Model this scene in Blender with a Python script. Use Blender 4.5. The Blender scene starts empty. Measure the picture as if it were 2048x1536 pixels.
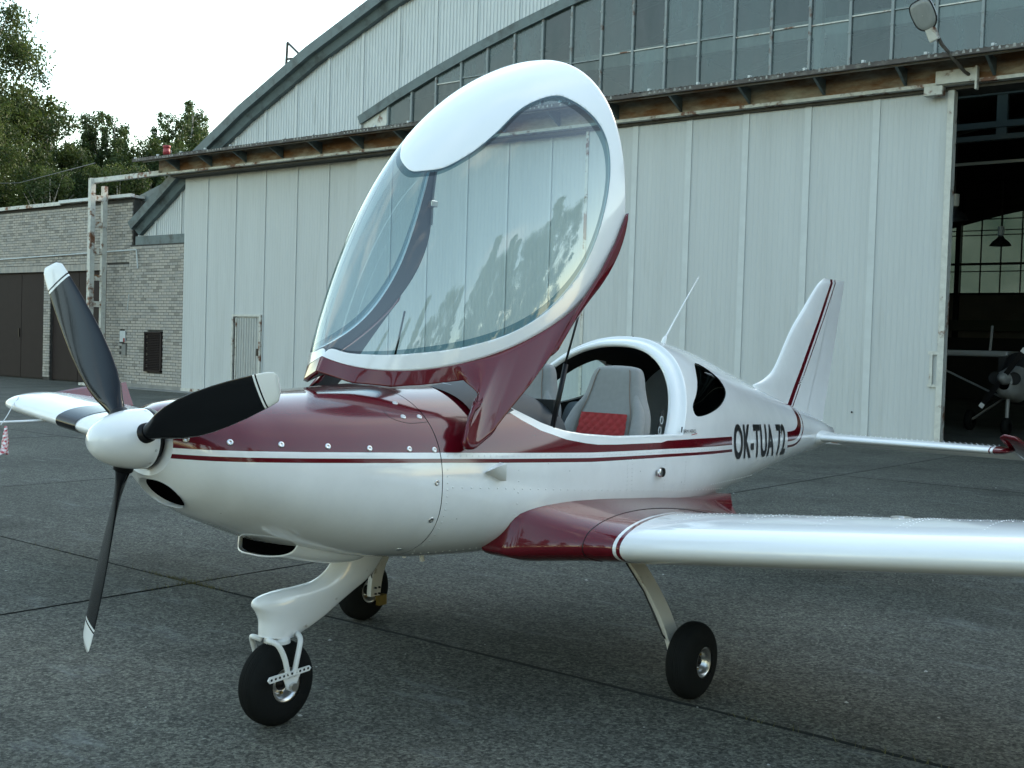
import bpy, bmesh, math, random
import numpy as np
from mathutils import Vector, Matrix
random.seed(7); RNG = np.random.default_rng(7)
SC = bpy.context.scene
COL = SC.collection
PI = math.pi

# ------------------------------------------------------------------ camera
cam_d = bpy.data.cameras.new('camera'); cam = bpy.data.objects.new('camera', cam_d); COL.objects.link(cam)
cam_d.sensor_width = 36.0; cam_d.lens = 2330.0/2048*36; cam_d.clip_start = .05; cam_d.clip_end = 2000
def cam_basis(yaw, pitch, roll):
    f = Vector((math.sin(yaw)*math.cos(pitch), math.cos(yaw)*math.cos(pitch), math.sin(pitch)))
    r = Vector((math.cos(yaw), -math.sin(yaw), 0)); u = r.cross(f)
    return r*math.cos(roll)+u*math.sin(roll), u*math.cos(roll)-r*math.sin(roll), f
r_, u_, f_ = cam_basis(math.radians(-38.4), math.radians(-1.795), math.radians(1.75))
cam.matrix_world = Matrix(((r_.x, u_.x, -f_.x, 0), (r_.y, u_.y, -f_.y, 0), (r_.z, u_.z, -f_.z, 1.6), (0, 0, 0, 1)))
SC.camera = cam

# ------------------------------------------------------------------ sky, sun, exposure
SUN_EL, SUN_AZ = 26.0, 8.0     # low sun behind the hangar
W = bpy.data.worlds.new('World'); SC.world = W; W.use_nodes = True
nt = W.node_tree; nt.nodes.clear()
def N(t, typ, **kw):
    n = t.nodes.new(typ)
    for k, v in kw.items(): setattr(n, k, v)
    return n
wo = N(nt, 'ShaderNodeOutputWorld'); bg = N(nt, 'ShaderNodeBackground'); sky = N(nt, 'ShaderNodeTexSky')
sky.sky_type = 'NISHITA'; sky.sun_disc = False; sky.sun_elevation = math.radians(SUN_EL); sky.sun_rotation = math.radians(SUN_AZ)
sky.altitude = 250; sky.air_density = 1.3; sky.dust_density = 1.2; sky.ozone_density = 1.4
tc = N(nt, 'ShaderNodeTexCoord'); mp = N(nt, 'ShaderNodeMapping'); mp.inputs['Scale'].default_value = (1, 1, 2.6)
nz = N(nt, 'ShaderNodeTexNoise'); nz.inputs['Scale'].default_value = 2.3; nz.inputs['Detail'].default_value = 7; nz.inputs['Roughness'].default_value = .55
cr = N(nt, 'ShaderNodeValToRGB'); cr.color_ramp.elements[0].position = .55; cr.color_ramp.elements[1].position = .78
cr.color_ramp.elements[0].color = (0, 0, 0, 1); cr.color_ramp.elements[1].color = (.6, .6, .6, 1)
mx = N(nt, 'ShaderNodeMixRGB'); mx.inputs[2].default_value = (4.6, 4.6, 4.9, 1)
nt.links.new(tc.outputs['Generated'], mp.inputs[0]); nt.links.new(mp.outputs[0], nz.inputs['Vector']); nt.links.new(nz.outputs['Fac'], cr.inputs[0])
nt.links.new(cr.outputs[0], mx.inputs[0]); nt.links.new(sky.outputs[0], mx.inputs[1])
wb_ = N(nt, 'ShaderNodeMixRGB', blend_type='MULTIPLY'); wb_.inputs[0].default_value = 1; wb_.inputs[2].default_value = (1.05, .99, .815, 1)   # thin hazy veil: less blue than a clear sky
nt.links.new(mx.outputs[0], wb_.inputs[1]); nt.links.new(wb_.outputs[0], bg.inputs[0]); nt.links.new(bg.outputs[0], wo.inputs[0]); bg.inputs[1].default_value = .15
sl = bpy.data.lights.new('sun', 'SUN'); sl.energy = .9; sl.angle = math.radians(12); sl.color = (1, .90, .78)
so = bpy.data.objects.new('sun', sl); COL.objects.link(so)
az = math.radians(SUN_AZ); el = math.radians(SUN_EL)
sd = Vector((math.sin(az)*math.cos(el), math.cos(az)*math.cos(el), math.sin(el)))
so.rotation_euler = sd.to_track_quat('Z', 'Y').to_euler(); so.location = (0, 60, 40)
SC.view_settings.view_transform = 'Standard'; SC.view_settings.look = 'None'
SC.view_settings.exposure = 2.06; SC.view_settings.gamma = 1.0; SC.view_settings.use_curve_mapping = False

# ------------------------------------------------------------------ helpers
def tag(o, label=None, cat=None, group=None, kind=None):
    if label: o['label'] = label
    if cat: o['category'] = cat
    if group: o['group'] = group
    if kind: o['kind'] = kind
    return o
def wloc(o):
    m = o.matrix_basis.copy(); p = o
    m = o.matrix_basis.copy()
    while p.parent:
        m = p.parent.matrix_basis @ p.matrix_parent_inverse @ m if False else p.parent.matrix_basis @ p.matrix_parent_inverse @ m
        p = p.parent
    return m
def setparent(o, p):
    if p is not None:
        o.parent = p; o.matrix_parent_inverse = wloc(p).inverted()
def thing(name, label, cat, loc=(0, 0, 0), group=None):
    o = bpy.data.objects.new(name, None); COL.objects.link(o); o.location = loc; o.empty_display_size = .2
    return tag(o, label, cat, group)
def meshdata(name, V, F, mats=(), smooth=False, attrs=None, fmat=None):
    me = bpy.data.meshes.new(name)
    V = np.asarray(V, dtype=float).reshape(-1, 3)
    me.from_pydata(V.tolist(), [], [tuple(int(i) for i in f) for f in F])
    for m in (mats if isinstance(mats, (list, tuple)) else [mats]): me.materials.append(m)
    if smooth: me.polygons.foreach_set('use_smooth', [True]*len(me.polygons))
    if fmat is not None: me.polygons.foreach_set('material_index', [int(i) for i in fmat])
    if attrs:
        for k, a in attrs.items():
            at = me.attributes.new(k, 'FLOAT', 'POINT'); at.data.foreach_set('value', np.asarray(a, dtype=np.float32))
    me.update()
    return me
def obj(name, me, parent=None, loc=None, rot=None):
    o = bpy.data.objects.new(name, me); COL.objects.link(o)
    if loc is not None: o.location = loc
    if rot is not None: o.rotation_euler = rot
    setparent(o, parent)
    return o
def mob(name, V, F, mat, parent=None, smooth=False, attrs=None, fmat=None):
    return obj(name, meshdata(name, V, F, mat, smooth, attrs, fmat), parent)
class MB:
    def __init__(s): s.V = []; s.F = []; s.M = []
    def add(s, V, F, m=0):
        b = len(s.V); s.V += [tuple(map(float, v)) for v in V]; s.F += [tuple(int(i)+b for i in f) for f in F]; s.M += [m]*len(F)
    def box(s, x0, x1, y0, y1, z0, z1, m=0):
        s.add([(x0,y0,z0),(x1,y0,z0),(x1,y1,z0),(x0,y1,z0),(x0,y0,z1),(x1,y0,z1),(x1,y1,z1),(x0,y1,z1)],
              [(0,3,2,1),(4,5,6,7),(0,1,5,4),(1,2,6,5),(2,3,7,6),(3,0,4,7)], m)
    def tube(s, pts, r, n=10, m=0, caps=True):
        pts = [Vector(p) for p in pts]; rs = r if isinstance(r, (list, tuple)) else [r]*len(pts)
        V = []; up = Vector((0, 0, 1))
        prev = None
        for i, p in enumerate(pts):
            d = (pts[min(i+1, len(pts)-1)]-pts[max(i-1, 0)]).normalized()
            if prev is None:
                a = d.cross(up)
                if a.length < .05: a = d.cross(Vector((1, 0, 0)))
                a.normalize()
            else:
                a = (prev-d*prev.dot(d)).normalized()
            prev = a; b = d.cross(a)
            for k in range(n):
                t = 2*PI*k/n; V.append(p+(a*math.cos(t)+b*math.sin(t))*rs[i])
        F = []
        for i in range(len(pts)-1):
            for k in range(n):
                k2 = (k+1) % n; F.append((i*n+k, i*n+k2, (i+1)*n+k2, (i+1)*n+k))
        if caps: F.append(tuple(range(n))[::-1]); F.append(tuple((len(pts)-1)*n+k for k in range(n)))
        s.add(V, F, m)
    def bar(s, a, b, w, h, m=0, up=(0, 0, 1)):
        a, b = Vector(a), Vector(b); d = (b-a).normalized(); up = Vector(up)
        x = d.cross(up)
        if x.length < .01: x = d.cross(Vector((1, 0, 0)))
        x.normalize(); z = x.cross(d)
        V = [p+x*sx*w/2+z*sz*h/2 for p in (a, b) for sx, sz in ((-1,-1),(1,-1),(1,1),(-1,1))]
        s.add(V, [(0,1,2,3)[::-1],(4,5,6,7),(0,1,5,4),(1,2,6,5),(2,3,7,6),(3,0,4,7)], m)
    def lathe(s, prof, origin, axis='x', n=40, m=0):
        # prof: list of (axial, radius)
        V = []; o = Vector(origin)
        for a, r in prof:
            for k in range(n):
                t = 2*PI*k/n; c, q = r*math.cos(t), r*math.sin(t)
                v = {'x': (a, c, q), 'y': (c, a, q), 'z': (c, q, a)}[axis]; V.append(o+Vector(v))
        F = []
        for i in range(len(prof)-1):
            for k in range(n):
                k2 = (k+1) % n; F.append((i*n+k, i*n+k2, (i+1)*n+k2, (i+1)*n+k))
        s.add(V, F, m)
    def build(s, name, mats, parent=None, smooth=False):
        return mob(name, s.V, s.F, mats, parent, smooth, fmat=s.M)
    def data(s, name, mats, smooth=False): return meshdata(name, s.V, s.F, mats, smooth, fmat=s.M)
def fixn(o):
    bm = bmesh.new(); bm.from_mesh(o.data); bmesh.ops.remove_doubles(bm, verts=bm.verts, dist=1e-5); bmesh.ops.recalc_face_normals(bm, faces=bm.faces); bm.to_mesh(o.data); bm.free(); return o
def bevel(o, w, seg=2):
    m = o.modifiers.new('bevel', 'BEVEL'); m.width = w; m.segments = seg; m.limit_method = 'ANGLE'; m.angle_limit = math.radians(40); return o
def autosmooth(o, ang=40):
    bm = bmesh.new(); bm.from_mesh(o.data)
    for f in bm.faces: f.smooth = True
    for e in bm.edges:
        if len(e.link_faces) == 2 and e.calc_face_angle(0) > math.radians(ang): e.smooth = False
    bm.to_mesh(o.data); bm.free(); return o
def catmull(P, n=8, closed=False):
    P = np.array(P, float); out = []; m = len(P)
    rng_ = range(m) if closed else range(m-1)
    for i in rng_:
        if closed: a, b, c, d = P[i-1], P[i], P[(i+1) % m], P[(i+2) % m]
        else: a, b, c, d = P[max(i-1, 0)], P[i], P[i+1], P[min(i+2, m-1)]
        for k in range(n):
            t = k/n; out.append(.5*((2*b)+(-a+c)*t+(2*a-5*b+4*c-d)*t*t+(-a+3*b-3*c+d)*t**3))
    if not closed: out.append(P[-1])
    return np.array(out)
def poly_sdf(P, Q):
    """signed distance of points Q (n,2) to closed polygon P (m,2), negative inside"""
    P = np.array(P, float); Q = np.array(Q, float); d = np.full(len(Q), 1e9); ins = np.zeros(len(Q), bool)
    for i in range(len(P)):
        a, b = P[i-1], P[i]; ab = b-a; L = max((ab**2).sum(), 1e-12)
        t = np.clip(((Q-a)@ab)/L, 0, 1); pr = a+t[:, None]*ab; d = np.minimum(d, np.hypot(*(Q-pr).T))
        c = (a[1] > Q[:, 1]) != (b[1] > Q[:, 1])
        with np.errstate(divide='ignore', invalid='ignore'):
            xi = a[0]+(Q[:, 1]-a[1])/(b[1]-a[1]+1e-15)*(b[0]-a[0])
        ins ^= c & (Q[:, 0] < xi)
    return np.where(ins, -d, d)
def line_dist(P, Q):
    P = np.array(P, float); Q = np.array(Q, float); d = np.full(len(Q), 1e9)
    for i in range(1, len(P)):
        a, b = P[i-1], P[i]; ab = b-a; L = max((ab**2).sum(), 1e-12)
        t = np.clip(((Q-a)@ab)/L, 0, 1); pr = a+t[:, None]*ab; d = np.minimum(d, np.hypot(*(Q-pr).T))
    return d
def clip(V, F, f, attrs=None, keep_pos=True):
    """keep the part of the mesh where f>0 (or <0)"""
    f = np.asarray(f, float)
    if not keep_pos: f = -f
    V = [tuple(v) for v in np.asarray(V)]; A = {k: list(map(float, a)) for k, a in (attrs or {}).items()}
    cache = {}; NF = []
    fl = f.tolist()
    def cut(i, j):
        key = (i, j) if i < j else (j, i)
        if key not in cache:
            a, b = key; t = fl[a]/(fl[a]-fl[b]); cache[key] = len(V)
            V.append(tuple(V[a][k]+(V[b][k]-V[a][k])*t for k in range(3)))
            for k in A: A[k].append(A[k][a]+(A[k][b]-A[k][a])*t)
        return cache[key]
    for face in F:
        s = [fl[i] > 0 for i in face]
        if all(s): NF.append(tuple(face)); continue
        if not any(s): continue
        out = []
        for a in range(len(face)):
            i, j = face[a], face[(a+1) % len(face)]
            if s[a]: out.append(i)
            if s[a] != s[(a+1) % len(face)]: out.append(cut(i, j))
        if len(out) >= 3: NF.append(tuple(out))
    used = sorted({i for fc in NF for i in fc}); mp_ = {o: n for n, o in enumerate(used)}
    V2 = np.array([V[i] for i in used]) if used else np.zeros((0, 3))
    return V2, [tuple(mp_[i] for i in fc) for fc in NF], {k: np.array([A[k][i] for i in used]) for k in A}
def gridF(nu, nv, wrap=False):
    F = []
    for i in range(nu-1):
        for j in range(nv-1 if not wrap else nv):
            j2 = (j+1) % nv; F.append((i*nv+j, i*nv+j2, (i+1)*nv+j2, (i+1)*nv+j))
    return F

# ------------------------------------------------------------------ materials
MT = {}
def pmat(name, col, rough=.5, metal=0., coat=0., spec=.5, var=0., vscale=8., bump=0., bscale=60., coord='Object', col2=None, mscale=3., mlo=.45, mhi=.6, stretch=None):
    m = bpy.data.materials.new(name); m.use_nodes = True; t = m.node_tree; b = t.nodes['Principled BSDF']
    b.inputs['Roughness'].default_value = rough; b.inputs['Metallic'].default_value = metal
    b.inputs['Coat Weight'].default_value = coat; b.inputs['Coat Roughness'].default_value = .03
    b.inputs['Specular IOR Level'].default_value = spec
    c = (*col, 1); b.inputs['Base Color'].default_value = c
    tcn = N(t, 'ShaderNodeTexCoord'); mpn = N(t, 'ShaderNodeMapping'); t.links.new(tcn.outputs[coord], mpn.inputs[0])
    if stretch: mpn.inputs['Scale'].default_value = stretch
    last = None
    if col2 is not None:
        n2 = N(t, 'ShaderNodeTexNoise'); n2.inputs['Scale'].default_value = mscale; n2.inputs['Detail'].default_value = 6; n2.inputs['Roughness'].default_value = .65
        t.links.new(mpn.outputs[0], n2.inputs['Vector'])
        r = N(t, 'ShaderNodeValToRGB'); r.color_ramp.elements[0].position = mlo; r.color_ramp.elements[1].position = mhi
        r.color_ramp.elements[0].color = c; r.color_ramp.elements[1].color = (*col2, 1)
        t.links.new(n2.outputs['Fac'], r.inputs[0]); last = r.outputs[0]
    if var > 0:
        n1 = N(t, 'ShaderNodeTexNoise'); n1.inputs['Scale'].default_value = vscale; n1.inputs['Detail'].default_value = 5
        t.links.new(mpn.outputs[0], n1.inputs['Vector'])
        mr = N(t, 'ShaderNodeMapRange'); mr.inputs[1].default_value = .25; mr.inputs[2].default_value = .75; mr.inputs[3].default_value = 1-var; mr.inputs[4].default_value = 1+var
        t.links.new(n1.outputs['Fac'], mr.inputs[0])
        mu = N(t, 'ShaderNodeMixRGB', blend_type='MULTIPLY'); mu.inputs[0].default_value = 1
        if last: t.links.new(last, mu.inputs[1])
        else: mu.inputs[1].default_value = c
        t.links.new(mr.outputs[0], mu.inputs[2]); last = mu.outputs[0]
    if last: t.links.new(last, b.inputs['Base Color'])
    if bump > 0:
        n3 = N(t, 'ShaderNodeTexNoise'); n3.inputs['Scale'].default_value = bscale; n3.inputs['Detail'].default_value = 4
        t.links.new(tcn.outputs[coord], n3.inputs['Vector']); bn = N(t, 'ShaderNodeBump'); bn.inputs['Strength'].default_value = bump; bn.inputs['Distance'].default_value = .01
        t.links.new(n3.outputs['Fac'], bn.inputs['Height']); t.links.new(bn.outputs[0], b.inputs['Normal'])
    MT[name] = m; return m
WHITE = (.82, .83, .83); RED = (.112, .004, .010)
white = pmat('white_gelcoat', WHITE, .16, coat=.6, var=.02, vscale=3)
red = pmat('maroon_paint', RED, .18, coat=.8, spec=.2, var=.03, vscale=4)
black = pmat('black_plastic', (.005, .005, .006), .4, spec=.3, var=.1)
blackprop = pmat('black_propeller_lacquer', (.003, .004, .006), .14, coat=.25, spec=.25)
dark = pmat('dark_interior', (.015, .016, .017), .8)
voidm = pmat('opening_shade_black', (.002, .002, .002), 1, spec=0)  # flat black that paints in the shade of openings
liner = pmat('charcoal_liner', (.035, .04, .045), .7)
rubber = pmat('tyre_rubber', (.009, .010, .010), .8, spec=.12, var=.15, vscale=20, bump=.15, bscale=120)
alu = pmat('bare_aluminium', (.62, .62, .62), .28, metal=1, var=.08)
steelp = pmat('white_powder_coat', (.7, .71, .7), .35, var=.05)
rusty = pmat('worn_white_steel', (.50, .50, .46), .6, col2=(.14, .055, .025), mscale=2.6, mlo=.53, mhi=.62, var=.15, bump=.3, bscale=40)
rustbeam = pmat('rusty_beam_paint', (.30, .28, .22), .7, col2=(.15, .065, .018), mscale=1.2, mlo=.42, mhi=.60, var=.25, vscale=9, bump=.3, bscale=30, stretch=(.5, 1, 1.6))
panelm = pmat('grey_white_sheet', (.44, .465, .47), .5, col2=(.37, .388, .385), mscale=1.6, mlo=.54, mhi=.86, var=.05, vscale=.9, bump=.05, bscale=6, stretch=(2.4, 1, .22))
gablem = pmat('weathered_gable_sheet', (.50, .53, .54), .55, col2=(.24, .26, .245), mscale=1.6, mlo=.56, mhi=.82, var=.07, vscale=5, stretch=(3, 1, .3))
stripm = pmat('pale_cover_strip', (.49, .52, .525), .5, var=.06, vscale=5)
bluem = pmat('slate_blue_trim', (.10, .135, .145), .55, col2=(.035, .042, .042), mscale=2.5, mlo=.50, mhi=.72, var=.15, vscale=4)
brickm = [pmat('pale_silicate_brick_%s' % s, c, .85, var=.14, vscale=7, bump=.3, bscale=50) for s, c in (('warm', (.36, .33, .29)), ('grey', (.31, .295, .27)), ('dirty', (.23, .215, .19)))]
mortar = pmat('grey_mortar', (.05, .047, .043), .95, var=.25, vscale=6)
browng = pmat('brown_garage_paint', (.022, .015, .014), .7, spec=.2, var=.12, vscale=3)
fibre = pmat('fibre_cement_sheet', (.085, .075, .068), .9, col2=(.20, .19, .17), mscale=5, mlo=.5, mhi=.7, var=.2)
concrete = pmat('old_concrete', (.22, .215, .20), .9, var=.2, vscale=3, bump=.4, bscale=25)
seatgrey = pmat('grey_seat_cloth', (.27, .27, .265), .85, var=.06, vscale=40, bump=.15, bscale=300)
seatred = pmat('red_quilted_cloth', (.36, .02, .022), .7, var=.08, vscale=30, bump=.1, bscale=250)
hood = pmat('grey_dash_vinyl', (.045, .052, .06), .6, bump=.1, bscale=200)
greyp = pmat('grey_moulding', (.13, .16, .18), .5)
brass = pmat('yellow_caliper', (.16, .11, .02), .5, metal=.3)
bark = pmat('birch_bark', (.33, .31, .28), .85, col2=(.04, .035, .03), mscale=4, mlo=.55, mhi=.62)
def glassmat(name, tint, ior, glossy_rough=0.0, dirt=0.0, dirtcol=(.3, .3, .3)):
    m = bpy.data.materials.new(name); m.use_nodes = True; t = m.node_tree; t.nodes.clear()
    o = N(t, 'ShaderNodeOutputMaterial'); tr = N(t, 'ShaderNodeBsdfTransparent'); tr.inputs[0].default_value = (*tint, 1)
    gl = N(t, 'ShaderNodeBsdfGlossy'); gl.inputs['Roughness'].default_value = glossy_rough; gl.inputs[0].default_value = (1, 1, 1, 1)
    fr = N(t, 'ShaderNodeFresnel'); fr.inputs[0].default_value = ior; mxs = N(t, 'ShaderNodeMixShader')
    gm_ = N(t, 'ShaderNodeNewGeometry'); mi = N(t, 'ShaderNodeMix'); mi.inputs[2].default_value = ior; mi.inputs[3].default_value = 1/ior
    t.links.new(gm_.outputs['Backfacing'], mi.inputs[0]); t.links.new(mi.outputs[0], fr.inputs[0])
    t.links.new(fr.outputs[0], mxs.inputs[0]); t.links.new(tr.outputs[0], mxs.inputs[1]); t.links.new(gl.outputs[0], mxs.inputs[2])
    last = mxs.outputs[0]
    if dirt > 0:
        di = N(t, 'ShaderNodeBsdfDiffuse'); di.inputs[0].default_value = (*dirtcol, 1); m2 = N(t, 'ShaderNodeMixShader')
        tcn = N(t, 'ShaderNodeTexCoord'); mpn = N(t, 'ShaderNodeMapping'); mpn.inputs['Scale'].default_value = (1.5, 1, .5)
        nn = N(t, 'ShaderNodeTexNoise'); nn.inputs['Scale'].default_value = 2.2; nn.inputs['Detail'].default_value = 6
        mr = N(t, 'ShaderNodeMapRange'); mr.inputs[1].default_value = .3; mr.inputs[2].default_value = .7; mr.inputs[3].default_value = dirt*.6; mr.inputs[4].default_value = min(1, dirt*1.3)
        t.links.new(tcn.outputs['Object'], mpn.inputs[0]); t.links.new(mpn.outputs[0], nn.inputs['Vector']); t.links.new(nn.outputs['Fac'], mr.inputs[0])
        oi = N(t, 'ShaderNodeObjectInfo'); hv = N(t, 'ShaderNodeHueSaturation'); mrv = N(t, 'ShaderNodeMapRange'); mrv.inputs[3].default_value = .55; mrv.inputs[4].default_value = 1.5; t.links.new(oi.outputs['Random'], mrv.inputs[0]); t.links.new(mrv.outputs[0], hv.inputs['Value']); hv.inputs['Color'].default_value = (*dirtcol, 1); t.links.new(hv.outputs[0], di.inputs[0])
        t.links.new(mr.outputs[0], m2.inputs[0]); t.links.new(last, m2.inputs[1]); t.links.new(di.outputs[0], m2.inputs[2]); last = m2.outputs[0]
    t.links.new(last, o.inputs[0]); MT[name] = m; return m
canopyglass = glassmat('canopy_acrylic', (.76, .88, .90), 1.98)
sealglass = glassmat('canopy_edge_tint', (.24, .40, .47), 1.6)
tintglass = glassmat('smoked_side_glass', (.10, .13, .13), 1.6)
clearw = glassmat('clear_side_glass', (.80, .90, .90), 1.45)
hangglass = glassmat('grimy_hangar_pane', (.42, .50, .50), 1.6, .10, .42, (.13, .175, .18))
lampglass = glassmat('lamp_lens', (.8, .84, .86), 1.5, .05, .75, (.42, .44, .43))
# daylight seeping through dirty rear glazing
m = bpy.data.materials.new('green_rear_pane'); m.use_nodes = True; t = m.node_tree; t.nodes.clear()
o_ = N(t, 'ShaderNodeOutputMaterial'); tl = N(t, 'ShaderNodeBsdfTranslucent'); tl.inputs[0].default_value = (.045, .07, .06, 1)
df = N(t, 'ShaderNodeBsdfDiffuse'); df.inputs[0].default_value = (.01, .014, .014, 1); ad = N(t, 'ShaderNodeAddShader')
nn = N(t, 'ShaderNodeTexNoise'); nn.inputs['Scale'].default_value = .35; nn.inputs['Detail'].default_value = 6
rr = N(t, 'ShaderNodeValToRGB'); rr.color_ramp.elements[0].position = .35; rr.color_ramp.elements[1].position = .7
rr.color_ramp.elements[0].color = (.010, .018, .016, 1); rr.color_ramp.elements[1].color = (.026, .038, .036, 1)
tcn = N(t, 'ShaderNodeTexCoord'); t.links.new(tcn.outputs['Object'], nn.inputs['Vector']); t.links.new(nn.outputs['Fac'], rr.inputs[0]); t.links.new(rr.outputs[0], tl.inputs[0])
t.links.new(tl.outputs[0], ad.inputs[0]); t.links.new(df.outputs[0], ad.inputs[1]); t.links.new(ad.outputs[0], o_.inputs[0]); rearpane = m

# leaves
def leafmat(name, c1, c2):
    m = bpy.data.materials.new(name); m.use_nodes = True; t = m.node_tree; b = t.nodes['Principled BSDF']
    b.inputs['Roughness'].default_value = .6; b.inputs['Specular IOR Level'].default_value = .25
    at = N(t, 'ShaderNodeAttribute'); at.attribute_name = 'tone'
    r = N(t, 'ShaderNodeValToRGB'); r.color_ramp.elements[0].color = (*c1, 1); r.color_ramp.elements[1].color = (*c2, 1)
    t.links.new(at.outputs['Fac'], r.inputs[0]); t.links.new(r.outputs[0], b.inputs['Base Color'])
    tr = N(t, 'ShaderNodeBsdfTranslucent'); t.links.new(r.outputs[0], tr.inputs[0]); mxn = N(t, 'ShaderNodeMixShader'); mxn.inputs[0].default_value = .35
    o = t.nodes['Material Output']; t.links.new(b.outputs[0], mxn.inputs[1]); t.links.new(tr.outputs[0], mxn.inputs[2]); t.links.new(mxn.outputs[0], o.inputs[0])
    return m
leaf_a = leafmat('birch_leaves', (.030, .052, .020), (.085, .125, .040))
leaf_b = leafmat('dense_leaves', (.022, .042, .015), (.075, .105, .026))

# ground
def groundmat():
    m = bpy.data.materials.new('tarred_concrete'); m.use_nodes = True; t = m.node_tree; b = t.nodes['Principled BSDF']
    tc_ = N(t, 'ShaderNodeTexCoord'); geo = N(t, 'ShaderNodeNewGeometry')
    P_ = geo.outputs['Position']
    def noise(s, d=4, r=.6):
        n = N(t, 'ShaderNodeTexNoise'); n.inputs['Scale'].default_value = s; n.inputs['Detail'].default_value = d; n.inputs['Roughness'].default_value = r; t.links.new(P_, n.inputs['Vector']); return n.outputs['Fac']
    def ramp(src, p0, p1, c0, c1):
        r = N(t, 'ShaderNodeValToRGB'); r.color_ramp.elements[0].position = p0; r.color_ramp.elements[1].position = p1; r.color_ramp.elements[0].color = (*c0, 1); r.color_ramp.elements[1].color = (*c1, 1); t.links.new(src, r.inputs[0]); return r.outputs[0]
    def mixc(fac, a, bb, bt='MIX', f=None):
        x = N(t, 'ShaderNodeMixRGB', blend_type=bt)
        if fac is not None: t.links.new(fac, x.inputs[0])
        else: x.inputs[0].default_value = f
        t.links.new(a, x.inputs[1]); t.links.new(bb, x.inputs[2]); return x.outputs[0]
    base = ramp(noise(.55, 6), .35, .68, (.050, .0500, .0430), (.078, .0775, .0670))
    fine = ramp(noise(55, 5, .9), .38, .64, (.18, .18, .18), (2.2, 2.22, 2.15))
    base = mixc(None, base, fine, 'MULTIPLY', .95)
    mid = ramp(noise(9, 6, .75), .36, .66, (.7, .7, .7), (1.3, 1.3, 1.28)); base = mixc(None, base, mid, 'MULTIPLY', .7)
    vo = N(t, 'ShaderNodeTexVoronoi'); vo.inputs['Scale'].default_value = 26; t.links.new(P_, vo.inputs['Vector'])
    st = ramp(vo.outputs['Distance'], .06, .16, (1, 1, 1), (0, 0, 0)); msk = ramp(noise(1.1, 4), .47, .62, (0, 0, 0), (.8, .8, .8)); sm = mixc(None, st, msk, 'MULTIPLY', 1)
    stone = N(t, 'ShaderNodeRGB'); stone.outputs[0].default_value = (.20, .21, .20, 1)
    base = mixc(sm, base, stone.outputs[0])
    mp2 = N(t, 'ShaderNodeMapping'); mp2.inputs['Scale'].default_value = (.8, 2.6, 1); t.links.new(P_, mp2.inputs[0]); nw_ = N(t, 'ShaderNodeTexNoise'); nw_.inputs['Scale'].default_value = 1.3; nw_.inputs['Detail'].default_value = 9; nw_.inputs['Roughness'].default_value = .8; t.links.new(mp2.outputs[0], nw_.inputs['Vector'])
    vg = N(t, 'ShaderNodeTexVoronoi'); vg.inputs['Scale'].default_value = 62; t.links.new(P_, vg.inputs['Vector']); bwn = N(t, 'ShaderNodeRGBToBW'); t.links.new(vg.outputs['Color'], bwn.inputs[0])
    base = mixc(None, base, ramp(bwn.outputs[0], .2, .8, (.45, .45, .45), (1.75, 1.75, 1.7)), 'MULTIPLY', .85)
    worn = ramp(nw_.outputs['Fac'], .56, .68, (0, 0, 0), (.55, .55, .55)); base = mixc(worn, base, stone.outputs[0])
    oil = ramp(noise(.9, 3), .60, .72, (1, 1, 1), (.55, .55, .54)); base = mixc(None, base, oil, 'MULTIPLY', .8)
    t.links.new(base, b.inputs['Base Color']); b.inputs['Roughness'].default_value = .85; b.inputs['Specular IOR Level'].default_value = .3
    bn = N(t, 'ShaderNodeBump'); bn.inputs['Strength'].default_value = .8; bn.inputs['Distance'].default_value = .008
    t.links.new(noise(60, 5, .7), bn.inputs['Height']); t.links.new(bn.outputs[0], b.inputs['Normal']); return m
gmat = groundmat()
gapm = pmat('joint_tar', (.016, .017, .015), .95)
grassm = pmat('ground_far', (.06, .075, .035), .95, var=.3, vscale=.3)

# ================================================================== GROUND
g = MB(); g.add([(-400,-400,-.05),(400,-400,-.05),(400,400,-.05),(-400,400,-.05)], [(0,1,2,3)])
tag(g.build('ground', grassm), kind='structure')
a = MB(); a.add([(-64,-37,-.022),(30,-37,-.022),(30,63,-.022),(-64,63,-.022)], [(0,1,2,3)])
apron = tag(a.build('apron', gapm), 'dark tarred concrete apron cut into big slabs by open joints', None, kind='structure')
PIT = 5.25; slabs = []
for v in range(4):
    pts = []; n = 44; h = PIT/2-.010; rg = np.random.default_rng(50+v)
    for side in range(4):
        off = np.convolve(rg.normal(size=n+8), np.ones(4)/4, 'same')[4:4+n]*.008; 
        for i in range(n):
            s = -h+2*h*i/n; d = h-abs(off[i]) if 1 < i < n-1 else h
            pts.append([(s, -d), (d, s), (-s, d), (-d, -s)][side])
    m = len(pts); V = [(x, y, 0) for x, y in pts]+[(x*1.0, y*1.0, -.02) for x, y in pts]
    F = [tuple(range(m))]+[(i, i+m, (i+1) % m+m, (i+1) % m) for i in range(m)]
    slabs.append(meshdata('concrete_slab', V, F, [gmat, gapm], fmat=[0]+[1]*(len(F)-1)))
for ix in range(-10, 7):
    for iy in range(-6, 11):
        o = obj('concrete_slab', slabs[(ix*7+iy*3) % 4], apron, loc=(-6.3+PIT*(ix+.5), 4.65+PIT*(iy+.5), random.uniform(-.002, .001)), rot=(0, 0, random.choice([0, PI/2, PI, -PI/2])))
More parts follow.
